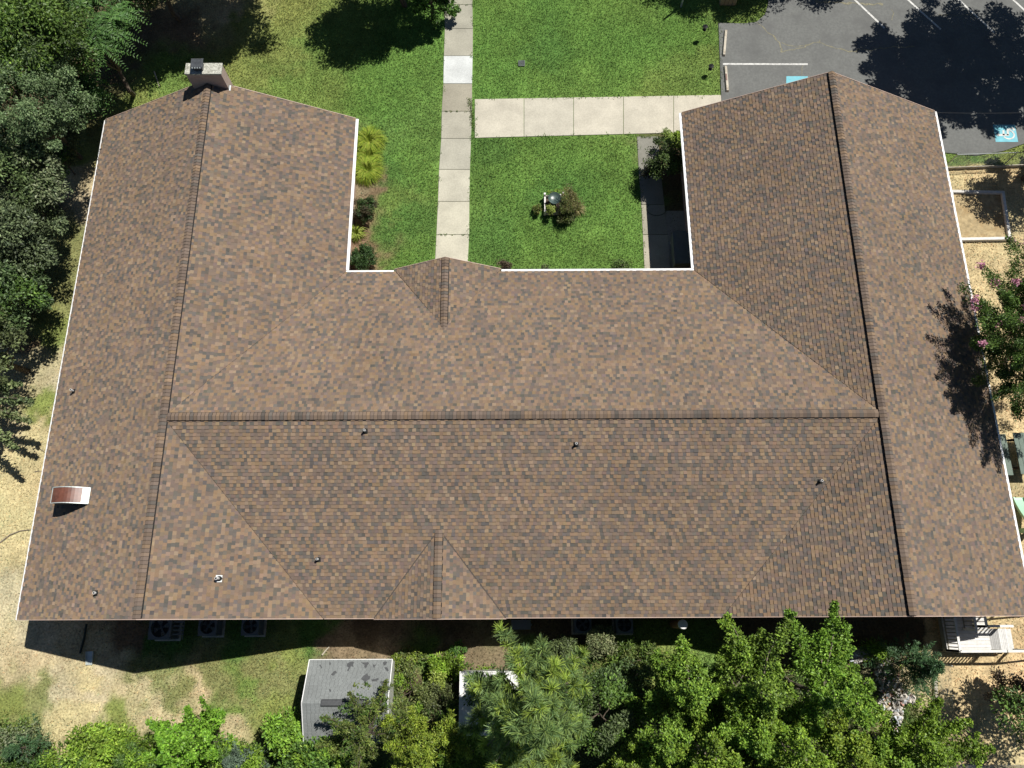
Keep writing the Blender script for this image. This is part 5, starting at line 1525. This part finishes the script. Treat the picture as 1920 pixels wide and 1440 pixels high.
# rubble heap
def heap(name, polys, n, label, seed, size=(.035, .115)):
    rg = np.random.default_rng(seed); V = []; F = []; C = []
    unit = np.array([(1, 0, 0), (-1, 0, 0), (0, 1, 0), (0, -1, 0), (0, 0, 1), (0, 0, -1)], float)
    tri = [(0, 2, 4), (2, 1, 4), (1, 3, 4), (3, 0, 4), (2, 0, 5), (1, 2, 5), (3, 1, 5), (0, 3, 5)]
    cnt = 0
    while cnt < n:
        pl_ = polys[rg.integers(len(polys))]; xs = [p[0] for p in pl_]; ys = [p[1] for p in pl_]
        x, y = rg.uniform(min(xs), max(xs)), rg.uniform(min(ys), max(ys))
        if not inpoly(np.array([x]), np.array([y]), pl_)[0]: continue
        s = rg.uniform(*size); q = unit * np.array([s * rg.uniform(.7, 1.5), s * rg.uniform(.6, 1.1), s * rg.uniform(.4, .9)]) * rg.uniform(.75, 1.2, (6, 1))
        a = rg.random(3) * 6.28
        Rm = np.array(Matrix.Rotation(a[0], 3, 'Z') @ Matrix.Rotation(a[1] * .25, 3, 'X'))
        p = G(x, y, 0); q = q @ Rm.T + np.array([p[0], p[1], rg.uniform(.0, .22)])
        b = len(V) ; V += list(q); F += [tuple(b + i for i in t_) for t_ in tri]
        v = rg.uniform(.3, .72); tint = np.array([1, .93, .82]) if rg.random() < .75 else (np.array([.9, .95, 1]) if rg.random() < .7 else np.array([1.0, .55, .45]))
        C += [v * tint] * 8; cnt += 1
    o = mesh_np(name, np.array(V), [np.array(F)], M['stone'], fcol=np.array(C)); tag(o, label, 'rubble', kind='stuff')


heap('rubble_heap', [[(1650, 1236), (1668, 1236), (1684, 1275), (1702, 1300), (1692, 1330), (1684, 1372), (1674, 1376), (1660, 1335), (1640, 1335), (1648, 1290), (1636, 1258)], [(1588, 1218), (1632, 1216), (1634, 1232), (1600, 1242), (1590, 1236)], [(1690, 1303), (1712, 1306), (1708, 1314), (1690, 1316)]], 1700, 'heap of broken pale stones among the trees at lower right', 7)

# ================================================================== TREES
W2 = lambda px, py, z: G(px, py, z)


def T(px, py, z): return G(px, py, z)


# --- left side
clump_tree('broadleaf_tree', T(40, 70, 6.2), (3.0, 2.8, 2.6), 90, 21000, 'dark', 'dark broadleaf tree filling the top left corner', seed=11, leaf=.17, base=T(30, 90, 4.0)[:2], pal2='mid')
clump_tree('vine_covered_tree', T(60, 55, 7.6), (1.7, 1.9, 1.2), 40, 9000, 'mid', 'brighter green tree rising above the dark corner tree', seed=12, leaf=.16, base=T(60, 75, 5)[:2])
frond_tree('walnut_tree', T(165, 60, 4.6), (2.2, 2.2, 1.5), 34, 'tree with long feathery fronds along the top left shade', 13, flen=1.25)
frond_tree('walnut_tree', T(140, 178, 3.0), (1.2, 1.1, .8), 16, 'tree with long feathery fronds reaching toward the roof corner', 14, base=T(115, 185, 2.0)[:2], flen=1.25)
clump_tree('broadleaf_tree', T(48, 190, 6.4), (2.1, 2.4, 2.0), 90, 30000, 'grey', 'grey green fine leaved tree left of the roof corner', seed=15, leaf=.11, clump=.5, base=T(60, 200, 4.2)[:2])
clump_tree('broadleaf_tree', T(20, 330, 5.0), (2.2, 1.9, 1.8), 70, 17000, 'dark', 'dark leafed tree just below the grey green one', seed=16, leaf=.15, base=T(0, 340, 3.6)[:2], pal2='grey')
clump_tree('broadleaf_tree', T(20, 440, 4.3), (2.0, 1.7, 1.7), 64, 15000, 'dark', 'dark leafed tree beside the middle of the left eave', seed=17, leaf=.15, base=T(0, 450, 3)[:2])
clump_tree('broadleaf_tree', T(8, 540, 3.7), (1.8, 1.6, 1.5), 56, 12000, 'dark', 'lower dark leafed tree above the bare soil patch', seed=18, leaf=.15, base=T(-5, 548, 2.6)[:2], pal2='mid')
clump_tree('broadleaf_tree', T(-60, 640, 4.2), (2.0, 2.0, 1.5), 50, 9000, 'dark', 'dark tree cut by the left edge above the straw', seed=19, leaf=.15)
limb_tree('cherry_tree', T(-30, 770, 0)[:2], 5.2, 2.3, 16, 9000, 'grey', 'open grey green tree reaching over the pale straw', seed=20, leaf=.15, elev=(5, 50), z0=.3, taper=.36, tips=[T(62, 752, 3.2), T(58, 790, 2.8), T(40, 720, 3.2), T(30, 840, 2.7)], pal2='dark')
clump_tree('sapling', T(120, 262, 1.4), (.8, 1.0, .9), 24, 3500, 'dark', 'dark sapling at the upper left corner of the building', 'shrub', seed=21, leaf=.13, clump=.4, trunk_r=.05)
clump_tree('sapling', T(112, 300, 1.3), (.55, .55, .7), 16, 2200, 'mid', 'small lighter green sapling on the dry grass by the left eave', 'shrub', seed=22, leaf=.11, clump=.32, trunk_r=.04)

# --- top edge: crowns mostly above the frame, their shade falls into it
clump_tree('round_tree', (-6.0, 33.0, 4.6), (3.1, 2.4, 1.7), 90, 34000, 'mid', 'round tree at the top edge left of the front walk', seed=31, leaf=.16, clump=.7, shell=.3)
limb_tree('round_tree', (-4.4, 31.9), 3.9, 1.5, 22, 16000, 'mid', 'smaller tree whose leafy tip hangs beside the front walk', seed=32, leaf=.13, elev=(-15, 55), z0=.2, taper=.42)
clump_tree('shade_tree', (-14.6, 33.8, 6.2), (3.6, 2.6, 2.2), 110, 42000, 'dark', 'tall tree above the top edge shading the grass behind the chimney', seed=33, leaf=.17, clump=.8, shell=.3)
clump_tree('shade_tree', (-18.6, 32.2, 4.6), (2.8, 2.7, 1.8), 100, 36000, 'dark', 'dark tree at the top edge between the fronds and the chimney', seed=34, leaf=.17, clump=.75, shell=.3)
clump_tree('shade_tree', (13.6, 36.2, 5.2), (3.2, 2.2, 1.8), 90, 32000, 'mid', 'tree above the top edge shading the pale round post', seed=35, leaf=.17, clump=.8, shell=.3)
clump_tree('shade_tree', (18.3, 36.6, 4.6), (2.8, 2.0, 1.6), 80, 26000, 'mid', 'tree above the top edge shading the tan wooden box', seed=36, leaf=.17, clump=.8, shell=.3)
clump_tree('oak_tree', (26.8, 31.1, 6.6), (5.1, 4.2, 2.4), 260, 76000, 'mid', 'big tree beyond the right edge shading the parking lot', seed=137, base=(31.5, 31.5), leaf=.20, clump=.62, shell=.25)
clump_tree('crepe_myrtle', T(2005, 262, 3.4), (1.9, 1.5, 1.3), 50, 9000, 'grey', 'grey green tree at the right edge by the accessible parking sign', seed=38, leaf=.12, clump=.5)
limb_tree('yard_tree', (27.0, 22.4), 5.6, 2.4, 22, 12000, 'mid', 'open tree beyond the right edge shading the sandbox', seed=39, leaf=.16, elev=(10, 60), z0=.35, taper=.34)

# --- pink flowering tree by the right wall
clump_tree('crepe_myrtle', (21.9, 10.9, 5.5), (3.0, 3.7, 2.4), 300, 125000, 'myrtle', 'pink flowering crepe myrtle leaning over the right gutter', seed=41, leaf=.085, clump=.40, spike=1.0, shell=.35, bark='bark_pale', limbs=40, trunk_r=.11, up=.5, aspect=.6, base=(22.6, 11.2),
           flowers=(48, [(.58, .26, .36), (.66, .36, .45), (.5, .2, .3)]))

# --- bottom: pine, sweet gums, cedars and bushes
pine_tree('pine_tree', T(995, 1315, 5)[:2], 9.6, 2.7, 34, 'long needled pine over the white storage box', 51, tips=[T(985, 1232, 6.6), T(1015, 1225, 6.4), T(1085, 1232, 5.6), T(1070, 1262, 6.4), T(945, 1268, 6.2), T(900, 1345, 6.4), T(925, 1310, 5.8), T(1082, 1290, 6.2), T(1060, 1330, 6.6), T(945, 1390, 6.5), T(880, 1360, 5.5)])
pine_tree('pine_tree', T(985, 1440, 4)[:2], 6.4, 1.6, 20, 'young bluish pine at the bottom edge below the big pine', 52, tips=[T(985, 1415, 5.4), T(1040, 1425, 5.2)])
G1 = 'leafy sweet gum trees behind the building'
gum = lambda px, py, h, reach, n, lab, seed, tips=None, pal='gum', pal2='bright', nl=16: limb_tree('sweet_gum_tree', T(px, py, 4.5)[:2], h, reach, nl, int(n * 2.4), pal, lab, group=G1, seed=seed, leaf=.105, elev=(8, 58), z0=.28, taper=.50, nsub=9, tips=tips, pal2=pal2, bark='bark_pale')
gum(1290, 1290, 7.2, 1.9, 9500, 'slim gum tree with a tip below the brown tank', 61, [T(1278, 1192, 5.4), T(1265, 1230, 5.0), T(1310, 1240, 4.8), T(1240, 1300, 4.6)])
gum(1400, 1290, 8.2, 2.1, 12500, 'gum tree touching the back eave left of the tallest one', 62, [T(1362, 1152, 6.2), T(1395, 1200, 6.0), T(1430, 1180, 5.8), T(1345, 1230, 5.4), T(1480, 1160, 6.6)])
gum(1530, 1300, 8.8, 2.1, 14000, 'tallest gum tree with a leafy tip across the back eave', 63, [T(1566, 1128, 6.6), T(1545, 1180, 6.4), T(1590, 1190, 6.2), T(1585, 1230, 5.6), T(1500, 1220, 6.0), T(1475, 1145, 6.5)])
gum(1450, 1390, 8.6, 2.3, 13500, 'gum tree in the middle of the bottom right thicket', 64)
gum(1310, 1400, 7.8, 2.2, 11500, 'gum tree at the left end of the bottom right thicket', 65, [T(1180, 1400, 5)])
gum(1565, 1420, 8.4, 2.0, 13000, 'gum tree below the heap of pale stones', 66)
gum(1740, 1410, 5.6, 1.5, 9000, 'rightmost gum tree, beside the thin wire fence', 67, [T(1822, 1352, 3.8), T(1780, 1370, 4.0), T(1765, 1310, 4.0), T(1850, 1420, 3.5), T(1800, 1420, 4), T(1865, 1405, 3.2)])
gum(1640, 1490, 7.0, 2.0, 9000, 'gum tree cut by the bottom edge right of center', 68)
gum(1180, 1450, 6.2, 1.7, 8000, 'gum tree cut by the bottom edge beside the young pine', 69)
gum(1240, 1375, 7.0, 1.9, 9000, 'gum tree between the dark bush and the bottom right thicket', 121)
gum(1385, 1365, 8.0, 2.1, 10000, 'gum tree directly below the one touching the back eave', 122)
gum(1495, 1460, 7.6, 2.0, 9000, 'gum tree cut by the bottom edge in the middle of the thicket', 123)
gum(1390, 1470, 7.2, 2.0, 9000, 'gum tree cut by the bottom edge left in the thicket', 124)
gum(1680, 1450, 6.0, 1.7, 8000, 'gum tree cut by the bottom edge beside the thin wire fence', 125)
clump_tree('bush', T(445, 1440, 1.7), (1.2, .9, .9), 30, 7000, 'bright', 'bright bush at the bottom edge right of the young maple', 'shrub', seed=126, leaf=.11, clump=.42, trunk_r=.05, limbs=8, pal2='mid')
clump_tree('bush', T(268, 1428, 1.5), (1.1, .8, .8), 28, 6500, 'bright', 'bright low bush under the left side of the young maple', 'shrub', seed=127, leaf=.11, clump=.40, trunk_r=.05, limbs=8, pal2='mid')
clump_tree('bush', T(120, 1440, 1.2), (1.2, .8, .8), 28, 6500, 'mid', 'green bush at the bottom edge below the dark cedar', 'shrub', seed=128, leaf=.11, clump=.40, trunk_r=.05, limbs=8, pal2='bright')
clump_tree('bush', T(30, 1440, 1.0), (1.0, .8, .8), 24, 5000, 'mid', 'green bush in the very bottom left corner', 'shrub', seed=129, leaf=.11, clump=.40, trunk_r=.05, limbs=8, pal2='olive')
clump_tree('bush', T(880, 1435, 3.6), (1.3, .9, 1.0), 30, 8000, 'bright', 'bright bush crown at the bottom edge left of the young pine', 'shrub', seed=130, leaf=.11, clump=.42, trunk_r=.05, limbs=8)
limb_tree('birch_sapling', T(800, 1400, 4)[:2], 6.8, 2.0, 16, 18000, 'bright', 'bright narrow leaved tree at the bottom edge between shed and pine', group=G1, seed=70, leaf=.125, elev=(10, 62), z0=.3, taper=.42, aspect=.36, tips=[T(770, 1340, 5.2), T(850, 1350, 5.0), T(880, 1410, 4.6), T(720, 1400, 4.8)])
limb_tree('mulberry_tree', T(690, 1375, 3)[:2], 5.2, 2.2, 17, 14000, 'olive', 'olive fine leaved tree spreading over the grey shed roof', seed=71, leaf=.10, elev=(5, 52), z0=.32, taper=.34, aspect=.4, tips=[T(655, 1298, 3.6), T(725, 1275, 3.4), T(700, 1310, 3.8), T(600, 1345, 3.4), T(610, 1400, 3.2), T(780, 1330, 3.2), T(590, 1400, 3.4)], pal2='mid')
limb_tree('maple_sapling', T(365, 1400, 2)[:2], 4.2, 1.9, 18, 17000, 'bright', 'bright green young maple at the bottom edge left of center', seed=72, leaf=.12, elev=(2, 55), z0=.25, taper=.42, aspect=.72, tips=[T(350, 1325, 2.4), T(275, 1352, 2.2), T(420, 1335, 2.6), T(265, 1420, 2.2)])
clump_tree('bush', T(185, 1408, 1.2), (1.5, .9, .9), 36, 7500, 'bright', 'bright green bush at the bottom edge left of the young maple', 'shrub', seed=73, leaf=.13, clump=.45, trunk_r=.05, limbs=8)
cedar('cedar_tree', T(88, 1392, 0)[:2], 2.6, 1.15, 60, 'cedar', 'dark feathery cedar near the bottom left corner', 74)
clump_tree('bush', T(22, 1398, 1.0), (1.1, .9, .8), 26, 4600, 'olive', 'dull olive bush in the bottom left corner', 'shrub', seed=75, leaf=.11, clump=.42, trunk_r=.05, limbs=8, pal2='grey')
cedar('cedar_tree', T(478, 1405, 0)[:2], 3.0, 1.25, 70, 'bluecedar', 'pale bluish cedar at the bottom edge left of the shed', 76)
clump_tree('bush', T(540, 1375, 1.7), (.7, .8, .9), 22, 4200, 'bright', 'bright leafy bush at the lower left corner of the shed', 'shrub', seed=77, leaf=.13, clump=.4, trunk_r=.05, limbs=8)
clump_tree('bush', T(610, 1430, 2.2), (1.5, .8, 1.0), 30, 6200, 'mid', 'green bush at the bottom edge below the shed', 'shrub', seed=78, leaf=.14, clump=.5, trunk_r=.05, limbs=8, pal2='bright')
cedar('cedar_tree', T(1712, 1245, 1.8)[:2], 3.6, 1.5, 150, 'cedar', 'dense feathery green cedar left of the wooden deck', 79)
clump_tree('bush', T(1123, 1203, .9), (.62, .6, .6), 22, 3600, 'grey', 'round grey green bush at the edge of the back wall shade', 'shrub', seed=80, leaf=.10, clump=.3, trunk_r=.04, limbs=8)
clump_tree('bush', T(1052, 1222, .8), (.6, .5, .5), 18, 2600, 'dark', 'dark bush between the pine tips and the round grey one', 'shrub', seed=81, leaf=.10, clump=.3, trunk_r=.04, limbs=8)
clump_tree('bush', T(1160, 1290, 1.3), (1.3, 1.1, .9), 34, 6500, 'dark', 'dark bush in the shade right of the big pine', 'shrub', seed=82, leaf=.12, clump=.5, trunk_r=.05, limbs=8)
clump_tree('bush', T(1130, 1345, 2.4), (1.5, 1.3, 1.2), 40, 8000, 'mid', 'dark green bush below the pine branches', 'shrub', seed=83, leaf=.12, clump=.5, trunk_r=.06, limbs=8, pal2='dark')
clump_tree('bush', T(1190, 1240, .7), (1.0, .6, .45), 24, 3600, 'mid', 'low green bush on the strip behind the back wall', 'shrub', seed=84, leaf=.10, clump=.34, trunk_r=.03, limbs=8, pal2='olive')
clump_tree('bush', T(838, 1250, .6), (.55, .42, .45), 16, 2200, 'bright', 'bright leafy bush at the corner of the white storage box', 'shrub', seed=85, leaf=.13, clump=.3, trunk_r=.03, limbs=6)
clump_tree('bush', T(758, 1240, .5), (.5, .5, .4), 16, 1900, 'bright', 'bright weedy bush at the top right corner of the shed', 'shrub', seed=86, leaf=.11, clump=.28, trunk_r=.03, limbs=6, pal2='olive')
clump_tree('bush', T(772, 1290, .7), (.9, .9, .5), 26, 3800, 'olive', 'olive weedy bush between the shed and the white box', 'shrub', seed=87, leaf=.10, clump=.36, trunk_r=.03, limbs=8, pal2='bright')
clump_tree('bush', T(820, 1275, .7), (.3, .5, .4), 12, 1100, 'lime', 'yellowing bush right of the shed', 'shrub', seed=88, leaf=.10, clump=.24, trunk_r=.02, limbs=6)
clump_tree('bush', T(822, 1315, .7), (.9, .8, .5), 22, 3000, 'dark', 'dark bush in the shadow of the white box', 'shrub', seed=89, leaf=.10, clump=.36, trunk_r=.03, limbs=6, pal2='mid')
clump_tree('bush', T(900, 1290, 2.0), (.6, .6, .5), 16, 1900, 'mid', 'green branches over the roof of the white storage box', 'shrub', seed=90, leaf=.12, clump=.3, trunk_r=.04, limbs=8)
clump_tree('bush', T(1640, 1225, .5), (.5, .4, .4), 14, 1600, 'bright', 'small bright bush between the two stone heaps', 'shrub', seed=91, leaf=.10, clump=.28, trunk_r=.03, limbs=6)
clump_tree('bush', T(862, 1216, .35), (.35, .25, .3), 8, 520, 'mid', 'sparse weed plant at the shade edge above the white box', 'shrub', seed=92, leaf=.09, clump=.2, trunk_r=.02, limbs=6)
clump_tree('bush', T(1895, 1300, 1.2), (.8, .8, .8), 22, 2400, 'bronze', 'bronze leaved bush at the lower right edge of the yard', 'shrub', seed=93, leaf=.10, clump=.32, trunk_r=.04, limbs=10)
clump_tree('shade_tree', T(1985, 1330, 3.6), (1.9, 1.7, 1.5), 44, 6000, 'mid', 'tree beyond the right edge shading the lower yard', seed=94, leaf=.15, clump=.6)

# --- courtyard planting
SHG = 'clipped dark shrubs along the left courtyard wall'
clump_tree('clipped_shrub', T(684, 391, .7), (.50, .60, .52), 46, 6200, 'shrub', 'round clipped dark shrub with reddish tips, beside the bare bed', 'shrub', SHG, 101, leaf=.075, clump=.2, trunk_r=.03, shell=.7, limbs=10, pal2='bronze')
clump_tree('clipped_shrub', T(682, 484, .7), (.56, .56, .52), 46, 6200, 'shrub', 'round clipped dark shrub in the inner corner of the courtyard', 'shrub', SHG, 102, leaf=.075, clump=.2, trunk_r=.03, shell=.7, limbs=10)
for k, (x, y, lb) in enumerate(((693, 268, 'upper'), (690, 322, 'lower'))):
    grass_clump('ornamental_grass', T(x, y, 0), .62, 820, .8, 'yellow', lb + ' clump of yellow ornamental grass at the left courtyard wall', group='yellow ornamental grasses', seed=103 + k, h=.42, wd=.024)
grass_clump('ornamental_grass', T(692, 295, 0), .5, 300, .7, 'yellow', 'middle clump of yellow ornamental grass at the left courtyard wall', group='yellow ornamental grasses', seed=120, h=.36, wd=.028)
grass_clump('strap_leaf_plant', T(668, 440, 0), .4, 160, .5, 'lime', 'striped strap leaved plant between the two clipped shrubs', seed=105, h=.35, wd=.035)
clump_tree('camellia_shrub', T(1247, 300, 1.4), (.85, 1.0, .9), 40, 5200, 'shrub', 'large dark shrub in the shade of the right courtyard wall', 'shrub', seed=106, leaf=.10, clump=.34, trunk_r=.05)
clump_tree('spirea_shrub', T(1250, 258, 1.0), (.36, .3, .4), 16, 1500, 'lime', 'lime yellow shrub at the corner of the concrete walk', 'shrub', seed=107, leaf=.08, clump=.2, trunk_r=.03)
clump_tree('hosta_shrub', T(1270, 265, .7), (.3, .45, .4), 14, 900, 'bright', 'bright green leafy plant under the right courtyard gutter', 'shrub', seed=108, leaf=.15, clump=.22, trunk_r=.02)
clump_tree('low_shrub', T(1222, 318, .8), (.35, .4, .45), 16, 1300, 'bronze', 'reddish low shrub over the courtyard side path', 'shrub', seed=109, leaf=.09, clump=.22, trunk_r=.03)
clump_tree('nandina_shrub', T(1068, 380, .75), (.45, .72, .6), 36, 5200, 'rust', 'rust tinged feathery shrub beside the birdbath', 'shrub', seed=110, leaf=.085, clump=.24, trunk_r=.03, aspect=.3, pal2='olive')
clump_tree('lime_shrub', T(1034, 394, .55), (.2, .22, .3), 10, 620, 'lime', 'small lime yellow shrub inside the planter frame', 'shrub', seed=111, leaf=.09, clump=.14, trunk_r=.02)
clump_tree('garden_shrub', T(1009, 393, .3), (.22, .22, .25), 10, 520, 'olive', 'small olive shrub left of the planter frame', 'shrub', seed=112, leaf=.08, clump=.14, trunk_r=.02)
clump_tree('garden_shrub', T(1060, 405, .4), (.4, .35, .4), 18, 1500, 'dark', 'dark shrub at the foot of the rust tinged one', 'shrub', seed=113, leaf=.08, clump=.2, trunk_r=.02)
clump_tree('sedum', T(1038, 359, .45), (.3, .07, .12), 10, 420, 'yellow', 'yellow flowering plant along the top of the planter frame', 'plant', seed=114, leaf=.06, clump=.09, trunk_r=.01)
grass_clump('ornamental_grass', T(1083, 395, 0), .25, 170, .4, 'tan', 'dry tan grass tuft right of the birdbath', seed=115, h=.2)
clump_tree('eave_shrub', T(1163, 497, .5), (.42, .2, .35), 14, 900, 'olive', 'olive shrub along the right part of the courtyard eave', 'shrub', seed=116, leaf=.09, clump=.18, trunk_r=.02)
clump_tree('eave_shrub', T(946, 497, .6), (.28, .2, .35), 12, 800, 'bronze', 'bronze shrub at the eave right of the entry gable', 'shrub', seed=117, leaf=.08, clump=.18, trunk_r=.02)
clump_tree('eave_shrub', T(1022, 503, .35), (.16, .12, .25), 8, 300, 'dark', 'tiny dark shrub along the courtyard eave', 'shrub', seed=118, leaf=.07, clump=.12, trunk_r=.01)


# --- weeds between the trees: uncountable low cover
def cover(name, polys, n, pals, label, seed, h=.38, leaf=.11):
    rg = np.random.default_rng(seed); allp = [p for pl_ in polys for p in PX(*pl_)]
    xs = [p[0] for p in allp]; ys = [p[1] for p in allp]
    x = rg.uniform(min(xs), max(xs), n); y = rg.uniform(min(ys), max(ys), n); ok = np.zeros(n, bool)
    for pl_ in polys: ok |= inpoly(x, y, PX(*pl_))
    den = fbm(x, y, seed, .8, 3); ok &= rg.random(n) < np.clip((den - .36) * 5, 0, 1)
    x, y, den = x[ok], y[ok], den[ok]; m = len(x)
    z = .03 + h * np.clip((den - .35) * 3.2, 0.05, 1.2) * rg.random(m) ** .7
    V, Fq = leaf_quads(np.stack([x, y, z], 1), leaf * rg.uniform(.5, 1.4, m), rg, .7, .5)
    C = np.zeros((m, 3)); sel = (fbm(x, y, seed + 5, 1.0, 2) * len(pals) * .999).astype(int)
    for i, p in enumerate(pals):
        q = sel == i
        if q.any(): C[q] = leaf_cols(q.sum(), PAL[p], rg)
    tag(mesh_np(name, V, [Fq], M['leaf'], fcol=C), label, 'undergrowth', kind='stuff')


cover('undergrowth', [[(735, 1300), (745, 1222), (760, 1212), (800, 1225), (900, 1245), (980, 1235), (1080, 1195), (1130, 1210), (1250, 1222), (1300, 1240), (1420, 1225), (1560, 1215), (1720, 1210), (1750, 1250), (1760, 1440), (1760, 1560), (0, 1560), (0, 1395), (110, 1385), (250, 1400), (440, 1400), (560, 1420), (590, 1440), (740, 1420)]],
      90000, ['mid', 'olive', 'bright', 'mid', 'dark'], 'weedy undergrowth between the trees behind the building', 71)
cover('leafy_shade_cover', [[(-120, -20), (270, -20), (250, 150), (160, 210), (120, 300), (90, 420), (80, 600), (20, 640), (-200, 640)]], 40000, ['dark', 'mid', 'dark'], 'dark low growth under the trees at the left', 73)

# small weeds in the joints of the walk
rg = np.random.default_rng(5); pts = []
for (x0_, y0_), (x1_, y1_), n, sp in (((829, 209), (885, 209), 60, .03), ((880, 186), (889, 245), 420, .07), ((817, 440), (880, 440), 50, .025), ((838, 9), (884, 9), 50, .03), ((1200, 257), (1222, 257), 60, .04), ((1350, 50), (1353, 170), 260, .09)):
    t_ = rg.random(n) if n > 200 else np.clip(rg.choice([.15, .5, .82, .3], n) + rg.normal(size=n) * .03, 0, 1)
    for t0_ in t_:
        q = G(x0_ + (x1_ - x0_) * t0_, y0_ + (y1_ - y0_) * t0_, .03); pts.append(q + np.array([rg.normal() * sp, rg.normal() * sp, rg.random() * .04]))
pts = np.array(pts); V, Fq = leaf_quads(pts, .07 * rg.uniform(.5, 1.4, len(pts)), rg, .8, .4)
tag(mesh_np('joint_weeds', V, [Fq], M['leaf'], fcol=leaf_cols(len(pts), PAL['mid'] + PAL['olive'], rg)), 'small weeds growing in the joints of the concrete walk', 'weeds', kind='stuff')
